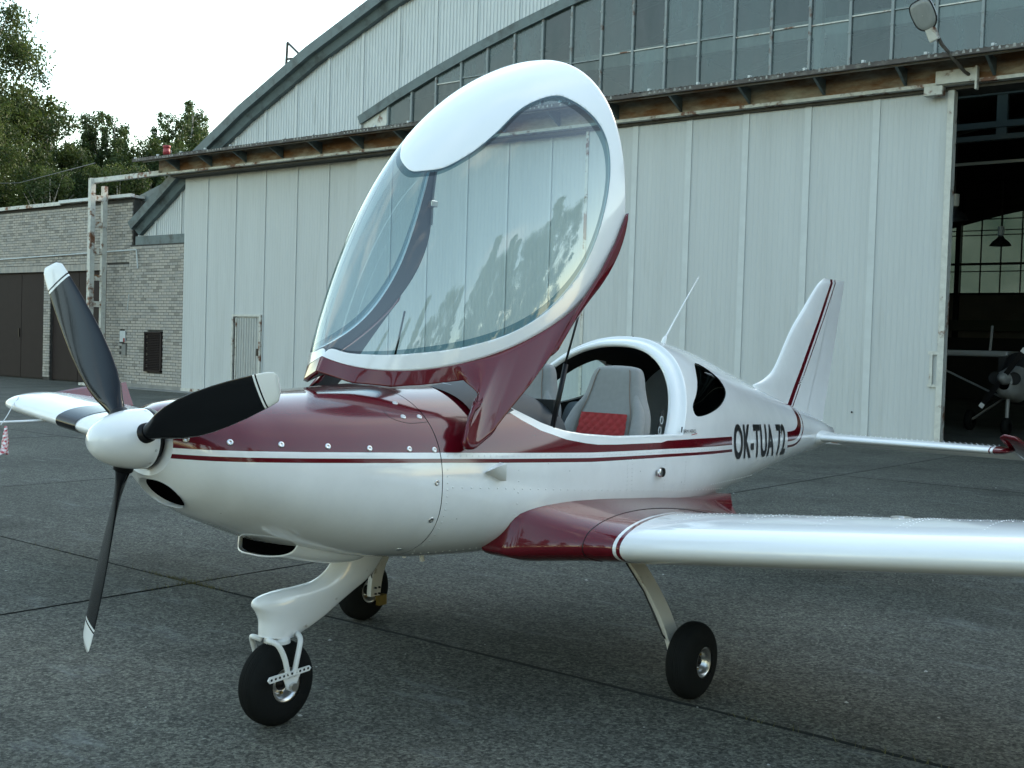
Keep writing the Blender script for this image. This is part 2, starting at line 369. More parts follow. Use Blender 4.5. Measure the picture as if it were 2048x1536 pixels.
# weeds in the joints
wd = MB(); 
for k in range(420):
    q = random.random()
    if q < .55: x, y = random.gauss(-6.4, .22), 4.65+random.gauss(0, .012)
    elif q < .75: x, y = -6.3+random.gauss(0, .012), 4.65+random.gauss(0, .2)
    elif q < .85: x, y = random.uniform(-2.4, -1.4), 4.65+random.gauss(0, .012)
    else: x, y = random.uniform(-12, -6), 4.65+random.gauss(0, .012)
    h = random.uniform(.01, .032); a_ = random.uniform(0, PI); w = .003
    lx, ly = random.gauss(0, .012), random.gauss(0, .012)
    wd.add([(x-w*math.cos(a_), y-w*math.sin(a_), -.01), (x+w*math.cos(a_), y+w*math.sin(a_), -.01), (x+lx, y+ly, h)], [(0,1,2)])
moss = pmat('olive_moss', (.085, .08, .028), .95, var=.3)
tag(wd.build('weeds', moss), 'short olive weeds and moss sprouting from the slab joints', 'weeds', kind='stuff')
# pebbles
pb = MB(); rg = random.Random(3)
for k in range(260):
    x, y = rg.uniform(-9, 3), rg.uniform(1.5, 16)
    s = rg.choice([.004, .005, .006, .008, .013]); n = 5
    top = [(x+s*math.cos(2*PI*i/n+k)*rg.uniform(.7, 1.2), y+s*math.sin(2*PI*i/n+k)*rg.uniform(.7, 1.2), 0.001) for i in range(n)]
    pb.add(top+[(x, y, s*.6)], [(i, (i+1) % n, n) for i in range(n)])
pebm = pmat('pale_chip', (.36, .36, .34), .9)
tag(pb.build('gravel_chips', pebm), 'pale stone chips scattered over the dark apron', 'gravel', kind='stuff')

# ================================================================== HANGAR
XC, ZC = -6.2, -33.1
def arc(R, x): return ZC+math.sqrt(max(R*R-(x-XC)**2, 0))
hangar = thing('hangar', 'big grey-white hangar with curved roof, glazed gable and rusty door beam', 'hangar', (XC, 21.3, 0))
def ribbed(x0, x1, zlo, zhi, y, pitch=.107, depth=.016, mat=panelm, thick=.0):
    n = max(1, round((x1-x0)/pitch)); p = (x1-x0)/n; xs = []
    for i in range(n):
        b = x0+i*p; xs += [(b, y), (b+p*.34, y), (b+p*.44, y-depth), (b+p*.90, y-depth)]
    xs.append((x1, y)); V = []; 
    for x, yy in xs: V += [(x, yy, zlo(x)), (x, yy, zhi(x))]
    return V, [(2*i, 2*i+2, 2*i+3, 2*i+1) for i in range(len(xs)-1)]
GY = 21.25      # gable wall plane
xs = [-31.95]+[-22.05+1.27*i for i in range(-7, 35)]
xs = [x for x in xs if x < 18.5]+[19.2]
for i in range(len(xs)-1):
    xa, xb = xs[i], xs[i+1]
    lo = (lambda x: 4.70) if xb < -28.3 else ((lambda x: 6.2) if xb < -21.9 else (lambda x: max(arc(43.5, x), 6.2)))
    hi = lambda x: arc(45.72, x)
    if hi(xa) < lo(xa): xa = xa+.02
    V, F = ribbed(xa, xb-.004, lambda x: min(lo(x), hi(x)), hi, GY, .107, .02)
    mob('gable_panel', V, F, gablem, hangar)
st = MB()
for x in xs[1:-1]:
    lo = 4.45 if x < -29.3 else (6.2 if x < -21.9 else max(arc(43.5, x), 6.2))
    b = MB(); b.box(x-.045, x+.045, GY-.050, GY-.021, lo, arc(45.70, x)); b.build('cover_strip', stripm, hangar)
# roof verge in straight runs, soffit and barrel roof
ths = [math.radians(a) for a in np.linspace(-33.9, 33.9, 19)]
def arcpt(R, th, y): return (XC+R*math.sin(th), y, ZC+R*math.cos(th))
vb = MB()
for i in range(18):
    A = [arcpt(R, t_, y) for t_ in (ths[i], ths[i+1]) for R, y in ((45.76, 20.86), (46.02, 20.84), (46.05, 21.5), (45.76, 21.3))]
    vb.add(A, [(0,1,5,4), (1,2,6,5), (3,0,4,7)], 0)
vb.build('roof_verge', bluem, hangar)
ub = MB()
for i in range(18):
    A = [arcpt(R, t_, y) for t_ in (ths[i], ths[i+1]) for R, y in ((45.56, 21.08), (45.76, 21.0), (45.76, 21.22), (45.56, 21.22))]
    ub.add(A, [(0,1,5,4), (3,0,4,7), (1,2,6,5)], 0)
ub.build('verge_soffit', bluem, hangar)
rf = MB()
for i in range(18):
    A = [arcpt(R, t_, y) for t_ in (ths[i], ths[i+1]) for R, y in ((46.0, 21.3), (46.0, 51.6), (45.8, 51.6), (45.8, 21.3))]
    rf.add(A, [(0,1,5,4), (2,3,7,6), (1,2,6,5)], 0)
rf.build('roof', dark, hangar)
# window arch trim and glazing
wb = MB()
tw = [math.radians(a) for a in np.linspace(-21.45, 21.45, 25)]
for i in range(24):
    for sub, j in (((tw[i], tw[i+1]), 0),):
        A = [arcpt(R, t_, y) for t_ in (sub[j], sub[j+1]) for R, y in ((43.34, GY-.09), (43.56, GY-.11), (43.56, GY-.02), (43.34, GY+.05))]
        wb.add(A, [(0,1,5,4), (1,2,6,5), (3,0,4,7)], 0)
wb.build('window_arch_trim', bluem, hangar)
mull = [-22.02]+[-21.09+.81*i for i in range(37)]
grey_steel = pmat('grey_glazing_bar', (.20, .23, .235), .55, col2=(.09, .045, .03), mscale=4, mlo=.55, mhi=.66)
for x in mull:
    b = MB(); b.box(x-.026, x+.026, GY-.055, GY+.03, 6.3, arc(43.36, x))
    for k in range(5):
        z = 7.1+.62*k+random.uniform(-.04, .04)
        if z < arc(43.3, x): b.box(x-.036, x+.030, GY-.065, GY-.055, z, z+.035)
    b.build('glazing_bar', grey_steel, hangar)
for i in range(len(mull)-1):
    xa, xb = mull[i]+.027, mull[i+1]-.027
    zs = [6.75]; z = 8.0+random.choice([-.03, 0, .03])
    while z < min(arc(43.3, xa), arc(43.3, xb))-.15: zs.append(z); z += 1.35
    zs.append(None)
    for k in range(len(zs)-1):
        z0 = zs[k]+.012; ya = GY-.01+random.uniform(-.004, .004); yb = GY-.01+random.uniform(-.004, .004)
        if zs[k+1] is None: za, zb = arc(43.36, xa), arc(43.36, xb)
        else: za = zb = zs[k+1]-.012
        if za < z0+.05: continue
        if i == 0 and k == 0:
            mob('boarded_pane', [(xa, ya, z0), (xb, yb, z0), (xb, yb, zb), (xa, ya, za)], [(0,1,2,3)], rusty, hangar); continue
        mob('window_pane', [(xa, ya, z0), (xb, yb, z0), (xb, yb+.004, zb), (xa, ya+.004, za)], [(0,1,2,3)], hangglass, hangar)
        if k > 0: b = MB(); b.box(xa, xb, GY-.035, GY+.01, zs[k]-.012, zs[k]+.012); b.build('transom', grey_steel if random.random() < .5 else rusty, hangar)
# little triangular frame standing on the roof verge
fr = MB(); fr.bar((-25.05, 21.2, 8.85), (-25.0, 21.2, 9.75), .05, .05); fr.bar((-25.0, 21.2, 9.75), (-24.35, 21.2, 9.25), .05, .05); fr.bar((-25.03, 21.2, 9.3), (-24.4, 21.2, 9.25), .05, .05)
fr.build('roof_hook_frame', black, hangar)
# low part left of the doors: base band, strips
b = MB(); b.box(-31.95, -29.15, GY-.06, GY+.02, 4.43, 4.70); b.build('base_band', bluem, hangar)
b = MB(); b.add([(-32.2, 21.15, 4.4), (-29.3, 21.15, 6.35), (-29.3, 21.15, 6.65), (-32.2, 21.15, 4.75)], [(0,1,2,3)])
b = MB(); b.add([(-32.6, 21.6, 4.5), (-29.6, 21.6, 6.2), (-29.6, 21.6, 6.75), (-32.6, 21.6, 6.0)], [(0,1,2,3)]); 
for x in (-32.1, -31.3, -30.4): b.bar((x, 21.55, 5.3+.3*(x+32.1)), (x+.35, 21.55, 5.75+.3*(x+32.1)), .03, .05)
b.build('eaves_flashing', bluem, hangar)
# structural frame: corner wall below the door opening side, side walls, rear wall
b = MB(); b.box(19.2, 19.5, 21.3, 51.5, 0, 8); b.box(-32.4, -32.1, 21.6, 51.5, 0, 5.2); b.build('side_wall', concrete, hangar)
b = MB(); b.box(-32.1, -29.0, 21.35, 21.6, 0, 4.6); b.build('inner_wall', concrete, hangar)
b = MB(); b.box(6, 19.5, 21.15, 21.35, 0, 6.4); b.build('front_wall', panelm, hangar)
b = MB(); b.box(-32.1, 19.2, 51.01, 51.3, 0, 4.51); b.build('rear_wall', pmat('dull_render', (.10, .09, .08), .9, var=.2, vscale=1.5), hangar)
b = MB(); b.box(-32.1, 19.2, 50.6, 51.0, 2.9, 3.35); b.build('rear_ledge', pmat('mossy_ledge', (.05, .06, .045), .9), hangar)
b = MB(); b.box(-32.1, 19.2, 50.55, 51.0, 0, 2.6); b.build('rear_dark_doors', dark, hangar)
# rear glazing
bx = [-30+.815*i for i in range(59)]
rows = [4.50, 5.42, 5.74, 6.95, 7.15, 7.62, 8.10, 8.45, 9.2, 10.1]
RT = 41.95
for i in range(len(bx)-1):
    xa, xb = bx[i]+.003, bx[i+1]-.003
    t = min(arc(RT, xa), arc(RT, xb))
    if t < 4.9: continue
    if -19 < xa < -11:
        zz = [r for r in rows if r < t]+[t]
    else: zz = [4.5, t]
    for k in range(len(zz)-1):
        if zz[k+1]-zz[k] < .05: continue
        mob('rear_pane', [(xa, 51.1, zz[k]+.003), (xb, 51.1, zz[k]+.003), (xb, 51.1, zz[k+1]-.003), (xa, 51.1, zz[k+1]-.003)], [(0,1,2,3)], rearpane, hangar)
bb = MB()
for x in bx: bb.box(x-.022, x+.022, 51.0, 51.08, 4.4, arc(RT, x)+.3)
for r in rows: bb.box(-31, 18, 51.0, 51.07, r-.02, r+.02)
bb.box(-16.33, -16.13, 50.8, 51.0, 0, 9); bb.box(-31, 18, 50.9, 51.0, 5.68, 5.78); bb.box(-31, 18, 50.9, 51.0, 4.42, 4.5)
bb.build('rear_glazing_bars', black, hangar)
# upper rear wall between glazing arch and roof
rw = MB()
for i in range(18):
    A = [arcpt(R, t_, 51.05) for t_ in (ths[i], ths[i+1]) for R in (RT-.25, 45.9)]
    rw.add([(v[0], v[1], max(v[2], 4.0)) for v in A], [(0,1,3,2)])
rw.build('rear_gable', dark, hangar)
# roof trusses inside
truss = pmat('grey_green_truss', (.05, .065, .065), .6)
for yy in (23.2, 29.5, 36, 43):
    tb = MB(); n = 20
    xa = np.linspace(-30, 17.6, n+1)
    for i in range(n):
        z0a, z0b = min(arc(45.3, xa[i]), 11.5), min(arc(45.3, xa[i+1]), 11.5); zl = 6.95; 
        tb.bar((xa[i], yy, arc(45.5, xa[i])), (xa[i+1], yy, arc(45.5, xa[i+1])), .14, .14)
        tb.bar((xa[i], yy, arc(43.6, xa[i])), (xa[i+1], yy, arc(43.6, xa[i+1])), .12, .12)
        tb.bar((xa[i], yy, arc(45.5, xa[i])), (xa[i+1], yy, arc(43.6, xa[i+1])), .06, .06)
    tb.build('roof_truss', truss, hangar)
tb = MB()
tb.box(-27, 15, 23.9, 24.05, 6.86, 7.0); tb.box(-27, 15, 23.9, 24.05, 6.22, 6.34); tb.box(-30, 17, 23.9, 24.05, 5.98, 6.08)
for k in range(21): tb.box(-27+2*k, -26.8+2*k, 23.92, 24.03, 6.06, 6.9)
tb.build('lattice_girder', truss, hangar)
b = MB(); b.box(-23, 10, 22.6, 22.8, 8.15, 8.50); b.build('crane_girder', pmat('pale_girder', (.5, .52, .5), .6), hangar)
b = MB(); b.box(-30, 17, 25.2, 25.24, 5.72, 5.78); b.build('cable_tray', pmat('tray', (.3, .3, .26), .6), hangar)
b = MB(); b.box(-9.9, -9.75, 21.75, 21.9, 0, 9.5); b.build('inner_post', pmat('pale_post', (.42, .44, .42), .6), hangar)
# door beam, awning
BY = 20.55
b = MB(); b.box(-29.9, 14, BY+.02, BY+.05, 6.42, 6.82); b.build('door_beam_web', rustbeam, hangar)
b = MB(); b.box(-29.9, 14, BY-.07, BY+.12, 6.36, 6.42); b.build('door_beam_flange', rusty, hangar)
b = MB(); b.box(-33.3, -29.8, BY-.06, BY+.08, 6.36, 6.50); b.build('door_beam_end', rusty, hangar)
b = MB(); b.box(-29.4, 14, BY-.2, GY-.03, 6.30, 6.36); 
b.V = [(x, y+.28 if y < 21 else y, z) for x, y, z in b.V]; b.build('door_track_soffit', pmat('dark_track', (.06, .055, .045), .8, var=.3), hangar)
x = -28.9; 
while x < 13:
    b = MB(); b.add([(x, 19.95, 6.74), (x, BY, 6.74), (x, BY, 6.45), (x+.05, 19.95, 6.74), (x+.05, BY, 6.74), (x+.05, BY, 6.45)], [(0,1,2), (3,5,4), (0,2,5,3)])
    b.build('awning_bracket', bluem, hangar); x += 1.52
b = MB(); b.box(-29.9, 14, 19.98, 20.06, 6.68, 6.74); b.box(-29.9, 14, 20.9, 21.0, 6.9, 6.96); b.build('awning_purlin', rustbeam, hangar)
fillerm = pmat('pale_filler', (.30, .30, .28), .9, var=.3, vscale=9)
x = -30.2; k = 0
while x < 14:
    w = 1.10; n = 88; V = []
    dz = random.uniform(-.012, .012)
    for i in range(n+1):
        xx = x+w*i/n; s = .022*abs(math.sin(PI*(xx)/.115))+.0; 
        for (yy, zz) in ((19.86, 6.755), (21.22, 7.0)):
            V += [(xx, yy, zz+s+dz), (xx, yy, zz+s+dz-.012)]
    F = []
    for i in range(n):
        a_, c_ = 4*i, 4*i+4; F += [(a_, c_, c_+2, a_+2), (a_+1, a_+3, c_+3, c_+1), (a_, a_+1, c_+1, c_)]
    mob('awning_sheet', V, F, fibre, hangar)
    b = MB(); b.box(x+.04, x+.09, 19.90, 19.96, 6.79, 6.835); b.bar((x+.05, 19.92, 6.835), (x+.115, 19.93, 6.815), .015, .015); b.build('sheet_clip', stripm, hangar)
    # pale remains of the corrugation filler, below each wave
    b = MB(); q = math.ceil(x/.115)*.115; dens = .8 if (k*7) % 5 else .3
    while q < x+w-.1:
        if random.random() < dens:
            h0_ = random.uniform(.02, .055); w0 = random.uniform(.018, .030); c_ = q+.0575
            b.add([(c_-w0, 19.852, 6.715), (c_+w0, 19.852, 6.715), (c_+w0*.55, 19.852, 6.725+h0_), (c_-w0*.55, 19.852, 6.725+h0_)], [(0,1,2,3)])
        q += .115
    if b.V: tag(b.build('mortar_filler', fillerm, hangar), kind='stuff')
    b = MB(); b.box(x, x+w, 19.856, 19.905, 6.69, 6.760); b.build('awning_edge_board', fibre, hangar)
    x += w; k += 1
# door head guide (white boxes above the open door's edge)
b = MB(); b.box(-7.02, -6.33, 20.40, 20.62, 6.37, 6.60); b.box(-6.35, -6.31, 20.38, 20.5, 6.22, 6.62); b.box(-7.22, -6.90, 20.42, 20.6, 6.20, 6.36)
bevel(b.build('door_head_guide', rusty, hangar), .01)

# sliding door leaves
def door_leaf(label, x0, x1, y, seams, zt=6.34, zb=.03, strip=.10, wicket=None, edge=True):
    t = thing('sliding_door', label, 'hangar door', ((x0+x1)/2, y, 0), 'sliding hangar door leaves')
    for i in range(len(seams)-1):
        xa, xb = seams[i], seams[i+1]
        if wicket and xa < (wicket[0]+wicket[1])/2 < xb:
            segs = [(xa, wicket[0], zb, zt), (wicket[0], wicket[1], wicket[2], zt), (wicket[1], xb, zb, zt)]
        else: segs = [(xa, xb, zb, zt)]
        for s0, s1, za, z_ in segs:
            if s1-s0 < .03: continue
            V, F = ribbed(s0+.002, s1-.002, lambda x, za=za: za, lambda x, z_=z_: z_, y, .107 if s1-s0 > .3 else s1-s0, .0035)
            mob('door_panel', V, F, panelm, t)
    for x in seams[1:-1]:
        if wicket and wicket[0]-.02 < x < wicket[1]+.02: continue
        b = MB(); b.box(x-strip/2, x+strip/2, y-.022, y-.010, zb, zt); b.build('cover_strip', stripm, t)
    b = MB(); b.box(x0, x1, y+.02, y+.14, zb, zb+.09); b.box(x0, x1, y-.03, y+.0, zt-.04, zt+.02); b.box(x0, x1, y-.02, y+.01, .0, .10)
    b.build('door_frame', rusty, t)
    b = MB(); b.box(x0+.02, x1-.02, y+.03, y+.12, zb, zt); b.build('door_core', stripm, t)
    return t
s1 = [-29.25, -28.14, -26.85, -25.57, -24.26, -23.02, -21.86]
d1 = door_leaf('grey ribbed sliding door leaf farthest left, with the small wicket door', -29.25, -21.86, 21.05, s1, strip=.03)
s2 = [-21.86, -20.6, -19.35, -18.1, -16.88, -15.65, -14.45]
d2 = door_leaf('grey ribbed sliding door leaf in the middle, behind the raised canopy', -21.9, -14.40, 20.92, s2, strip=.05)
s3 = [-14.50, -13.30, -12.02, -10.76, -9.47, -8.15, -6.78]
d3 = door_leaf('grey ribbed sliding door leaf nearest the open doorway, behind the tail', -14.50, -6.78, 20.70, s3, strip=.13)
b = MB(); b.box(-6.87, -6.76, 20.63, 20.82, .02, 6.3); b.build('door_edge_channel', rusty, d3)
b = MB(); b.box(-7.00, -6.95, 20.64, 20.68, 1.15, 1.75); b.box(-7.03, -6.80, 20.645, 20.66, 1.70, 1.76); b.box(-7.03, -6.80, 20.645, 20.66, 1.13, 1.18); b.build('door_latch', rusty, d3)
b = MB(); b.box(-14.56, -14.49, 20.68, 20.9, .02, 6.3); b.build('door_rubber_edge', rusty, d3)
b = MB()
for x, z in ((-9.0, .95), (-9.6, 1.3), (-8.4, .6), (-9.5, .62), (-10.3, .97), (-12.3, 1.0), (-13.2, 1.9), (-13.5, 1.3)): b.lathe([(-.004, 0), (-.004, .018), (0, .02)], (x, 20.687, z), 'y', 8)
b.build('bullet_hole', dark, d3)
# wicket door in the left leaf
wk = MB(); wx0, wx1, wz = -26.86, -25.60, 2.30
wk.box(wx0, wx0+.06, 20.98, 21.06, .1, wz); wk.box(wx1-.07, wx1, 20.98, 21.06, .1, wz); wk.box(wx0+.06, wx1-.07, 20.98, 21.06, wz-.06, wz)
wk.build('wicket_frame', rusty, d1)
V, F = ribbed(wx0+.18, wx1-.10, lambda x: .12, lambda x: wz-.09, 21.03, .11, .02, panelm)
wd_ = mob('wicket_door', V, F, pmat('old_wicket_paint', (.36, .37, .36), .5, col2=(.25, .25, .23), mscale=5, mlo=.5, mhi=.7, stretch=(4, 1, .4)), d1)
b = MB(); b.box(wx0+.16, wx0+.20, 20.99, 21.02, .12, wz-.08); b.build('wicket_stile', rusty, wd_)
b = MB(); b.box(wx1-.13, wx1-.06, 20.96, 21.02, 1.15, 1.35); b.build('wicket_lock', black, wd_)
b = MB(); b.box(wx0+.061, wx1-.071, 20.995, 21.028, .05, wz-.061)
b2 = MB(); b2.box(wx0+.061, wx0+.16, 21.035, 21.04, .05, wz-.06); b2.build('wicket_gap', dark, d1)
b = MB(); b.box(-29.25, -21.86, 21.028, 21.038, 1.55, 1.565)

# floor rail in front of doors
b = MB(); b.box(-33, 14, 20.45, 21.3, -.015, .006); tag(b.build('door_sill', concrete), kind='structure', label='worn concrete door sill strip along the hangar front')

# yard lamp on the awning
lamp = thing('floodlight', 'white street lamp on a bent pole above the rusty door beam', 'lamp', (-6.9, 19.6, 6.8))
b = MB(); b.tube([(-6.42, 20.5, 6.45), (-6.50, 20.3, 6.52), (-6.66, 19.6, 6.84), (-6.74, 19.45, 7.05)], .03, 10); b.build('lamp_pole', fibre, lamp, True)
# head : axis from neck (bottom) to top, lens facing down towards the apron
hc = Vector((-6.88, 19.3, 7.28)); ax = Vector((-.30, -.35, .86)).normalized()
nrm = Vector((-.12, -1.1, -.75)); nrm = (nrm-ax*nrm.dot(ax)).normalized(); sx = ax.cross(nrm).normalized()
def lampgrid(depth, r0, r1, n=20, off=0):
    V = []
    for i in range(r0, r1):
        q = i/8; w = .215*math.sqrt(max(0, 1-abs(q)**3)) if q <= 1 else 0
        for k in range(n):
            t_ = 2*PI*k/n; V.append(0)
    return V
lb = MB(); n = 28; prof = []
def outline(t_):
    c, s = math.cos(t_), math.sin(t_); w = .20*math.copysign(abs(c)**.52, c); l = .25*math.copysign(abs(s)**.55, s)
    if s < 0: w *= (1-.38*(-s)**1.5)
    return w, l
rings = [(0, 1.0), (.03, 1.03), (.07, .99), (.12, .82), (.15, .45), (.155, .05)]
V = []
for dpt, sc in rings:
    for k in range(n):
        w, l = outline(2*PI*k/n); V.append(hc+sx*w*sc+ax*l*sc-nrm*dpt)
lb.add(V, gridF(len(rings), n, True)); lb.build('lamp_head', white, lamp, True)
V = []
for dpt, sc in ((0, .985), (.02, .93), (.035, .7), (.04, .3), (.041, .03)):
    for k in range(n):
        w, l = outline(2*PI*k/n); V.append(hc+sx*w*sc+ax*l*sc+nrm*dpt)
lb = MB(); lb.add(V, gridF(5, n, True)); lb.build('lamp_lens', lampglass, lamp, True)
V = []
for dpt, sc in ((.006, 1.0), (.006, 1.05), (-.02, 1.05), (-.02, 1.0), (.006, 1.0)):
    for k in range(n):
        w, l = outline(2*PI*k/n); V.append(hc+sx*w*sc+ax*l*sc+nrm*dpt)
lb = MB(); lb.add(V, gridF(5, n, True)); lb.build('lens_rim', black, lamp)
V = []
for dpt, sc in ((-.01, .95), (-.10, .6), (-.11, .05)):
    for k in range(n):
        w, l = outline(2*PI*k/n); V.append(hc+sx*w*sc+ax*l*sc+nrm*dpt)
lb = MB(); lb.add(V, gridF(3, n, True)); lb.build('reflector', rusty, lamp, True)
lb = MB(); p0 = hc-ax*.22-nrm*.04; p1 = hc-ax*.46-nrm*.03; lb.bar(p0, p1, .17, .10, up=nrm); bevel(lb.build('lamp_neck', rusty, lamp), .02)

# red and white beacon on the awning's left end
bc = MB(); bc.lathe([(0, .0), (0, .10), (.16, .10), (.17, .08), (.19, .08), (.20, .11), (.26, .11), (.27, 0)], (-29.0, 20.2, 6.86), 'z', 20)
bo = tag(bc.build('alarm_siren', pmat('faded_red_paint', (.28, .03, .04), .5), None, True), 'small red siren drum on the left end of the awning', 'siren')

# pendant lamps inside
def pend(loc, lab):
    t = thing('pendant_lamp', lab, 'lamp', loc, 'pendant lamps inside the dark hangar')
    x, y, z = loc
    b = MB(); b.lathe([(0, .30), (.10, .24), (.22, .10), (.30, .06)], loc, 'z', 20); b.build('lamp_shade', alu, t, True)
    b = MB(); b.lathe([(.30, .0), (.30, .09), (.55, .09), (.55, 0)], loc, 'z', 14); b.build('lamp_gear', steelp, t)
    b = MB(); b.tube([(x, y, z+.55), (x, y, z+2.2)], .01, 6); b.build('lamp_cord', black, t)
pend((-9.98, 35, 4.95), 'dark bell lamp hanging before the rear glazing inside the hangar')
pend((-8.25, 25.5, 4.62), 'bell lamp hanging just inside the open hangar doorway')

# track end frame (ladder like steel frame left of the hangar)
tf = thing('door_track_frame', 'rusty white ladder-like steel frame holding the end of the door beam', 'steel frame', (-33, 20.5, 0))
b = MB(); b.box(-33.36, -33.20, 20.40, 20.56, 0, 6.50); b.build('post', rusty, tf)
b = MB(); b.box(-33.36+.02, -33.20-.02, 21.0-.16, 21.0, 0, 6.3); p2 = b.build('post', rusty, tf)
b = MB(); b.box(-33.55, -33.0, 20.3, 21.05, 0, .08); b.build('foot_plate', rusty, tf)
b = MB(); b.add([(-33.42, 20.38, .0), (-33.10, 20.38, .0), (-33.22, 20.40, .55), (-33.36, 20.40, .55), (-33.42, 20.6, .0), (-33.10, 20.6, .0), (-33.22, 20.56, .55), (-33.36, 20.56, .55)], [(0,1,2,3), (4,7,6,5), (0,3,7,4), (1,5,6,2)]); b.build('gusset', rusty, tf)
rungm = pmat('rusty_rung_paint', (.62, .60, .54), .6, col2=(.20, .09, .03), mscale=5, mlo=.46, mhi=.58)
for z in np.linspace(.9, 5.9, 7):
    b = MB(); b.box(-33.34, -33.22, 20.56, 20.84, z-.09, z+.09); b.build('rung', rungm, tf)

# ================================================================== BRICK BUILDING
brick_b = thing('brick_building', 'low pale brick building with brown garage doors left of the hangar', 'building', (-36, 21.3, 0))
BL, BH, BJ = .25, .075, .014
bmesh_ = []
for k in range(3):
    b = MB(); b.box(0, BL, -.012, .03, 0, BH); me = b.data('brick', brickm[k]); bmesh_.append(me)
pos = []
def wall(x0, x1, z0, z1, y, holes=()):
    r = 0; z = z0
    while z+BH <= z1+.001:
        x = x0-(BL/2 if r % 2 else 0)
        while x < x1:
            xa, xb = max(x, x0), min(x+BL, x1)
            if xb-xa > .04 and not any(h[0]-.001 < (xa+xb)/2 < h[1]+.001 and h[2]-.02 < z+BH/2 < h[3]+.02 for h in holes):
                pos.append((xa, xb, z, y))
            x += BL+BJ
        z += BH+BJ; r += 1
wall(-32.15, -29.3, .12, 4.42, 21.13, [(-31.22, -30.33, .52, 1.74)])
wall(-52, -32.19, 3.92, 5.86, 21.24)
wall(-33.55, -32.19, .12, 3.92, 21.24, [(-32.72, -32.42, 1.0, 1.75)])
wall(-37.32, -36.92, .12, 3.7, 21.24)
wall(-52, -41.3, .12, 3.7, 21.24)
pos.sort(key=lambda p: -p[0])
nb = 0; rest = MB()
for (xa, xb, z, y) in pos:
    j = random.uniform(-.003, .004)
    if nb < 296 and xb-xa > .2:
        o = obj('brick', bmesh_[random.choices((0, 1, 2), (5, 4, 1))[0]], brick_b, loc=(xa, y+j, z)); nb += 1
    else: rest.box(xa, xb, y-.012+j, y+.03, z, z+BH, random.choices((0, 1, 2), (5, 4, 1))[0])
# soldier course lintel
x = -41.2
while x < -33.6:
    rest.box(x, x+BH, 21.226, 21.27, 3.69, 3.90, random.choice((0, 1))); x += BH+BJ
tag(rest.build('brickwork', brickm, brick_b), kind='stuff')
b = MB(); b.box(-32.15, -29.3, 21.145, 21.4, 0, 4.43); b.box(-52, -32.16, 21.255, 21.5, 3.68, 5.9); b.box(-33.55, -32.16, 21.255, 21.5, 0, 3.68); b.box(-37.32, -36.92, 21.255, 21.5, 0, 3.68); b.box(-52, -41.3, 21.255, 21.5, 0, 3.68)
b.build('mortar_bed', mortar, brick_b)
b = MB(); b.box(-52, -32.1, 21.5, 34, 0, 5.85); b.build('rear_mass', mortar, brick_b)
b = MB(); b.box(-52, -32.1, 21.12, 34.2, 5.92, 6.0); b.box(-52, -36.2, 21.10, 21.16, 5.88, 5.98); b.build('roof_edge', rusty, brick_b)
b = MB(); b.box(-36.2, -32.05, 21.05, 21.2, 5.93, 6.03); b.build('coping_strip', stripm, brick_b)
b = MB(); b.box(-32.15, -29.3, 21.08, 21.2, 0, .12); b.box(-33.55, -32.2, 21.16, 21.3, 0, .12); b.build('plinth', concrete, brick_b)
for (xa, xb, sm) in ((-41.2, -37.34, -38.95), (-36.9, -33.6, -35.32)):
    for (p, q) in ((xa, sm-.012), (sm+.012, xb)):
        dm = MB(); dm.box(p, q, 21.33, 21.38, .05, 3.66); dd = bevel(dm.build('garage_door', browng, brick_b), .008)
        for u in np.arange(p+.12, q-.05, .14): pass
    b = MB(); b.box(sm-.14, sm-.10, 21.30, 21.33, 1.45, 1.75); b.build('door_handle', black, brick_b)
    b = MB(); b.box(xa, xb, 21.38, 21.42, 0, 3.68); b.build('door_backing', dark, brick_b)
# louvred vent
b = MB(); b.box(-31.20, -30.35, 21.14, 21.2, .53, 1.73); vb_ = b.build('vent_recess', dark, brick_b)
b = MB(); b.box(-31.22, -31.16, 21.07, 21.16, .53, 1.74); b.box(-30.39, -30.33, 21.07, 21.16, .53, 1.74); b.box(-31.22, -30.33, 21.07, 21.16, 1.70, 1.74); b.box(-31.22, -30.33, 21.07, 21.16, .52, .56)
vf = b.build('vent_frame', browng, brick_b)
sl_ = MB(); sl_.add([(-31.16, 21.08, 0), (-30.39, 21.08, 0), (-30.39, 21.13, .035), (-31.16, 21.13, .035), (-31.16, 21.08, -.008), (-30.39, 21.08, -.008)], [(0,1,2,3), (4,5,1,0)])
slm = sl_.data('slat', browng)
for k in range(22): obj('slat', slm, vf, loc=(0, 0, .58+k*.052))
# meter niche
b = MB(); b.box(-32.72, -32.42, 21.20, 21.26, 1.40, 1.75); b.build('meter_box', stripm, brick_b)
b = MB(); b.box(-32.52, -32.44, 21.19, 21.2, 1.40, 1.52); b.build('red_tag', pmat('tag_red', (.22, .03, .03), .6), brick_b)
b = MB(); b.box(-32.58, -32.36, 21.18, 21.24, .98, 1.33); b.build('niche_cover', concrete, brick_b)
# twisted cable along the wall
b = MB(); b.tube([(-52, 21.18, 3.98), (-44, 21.18, 4.12), (-38, 21.18, 4.20), (-32.3, 21.15, 4.28), (-31.7, 21.06, 4.27), (-31.65, 21.06, 4.0), (-31.6, 21.06, 3.7)], .022, 8); b.build('wall_cable', stripm, brick_b)
b = MB(); b.tube([(-32.05, 21.06, 2.9), (-32.1, 21.06, 2.6), (-32.18, 21.1, 2.4)], .012, 6); b.build('loose_cable', stripm, brick_b)
# overhead wire
b = MB(); b.tube([(-60, 26, 8.6), (-46, 25, 7.75), (-33.3, 20.6, 7.0)] , .012, 5); tag(b.build('overhead_wire', black), 'thin dark wire slung from the trees to the rusty frame', 'wire')

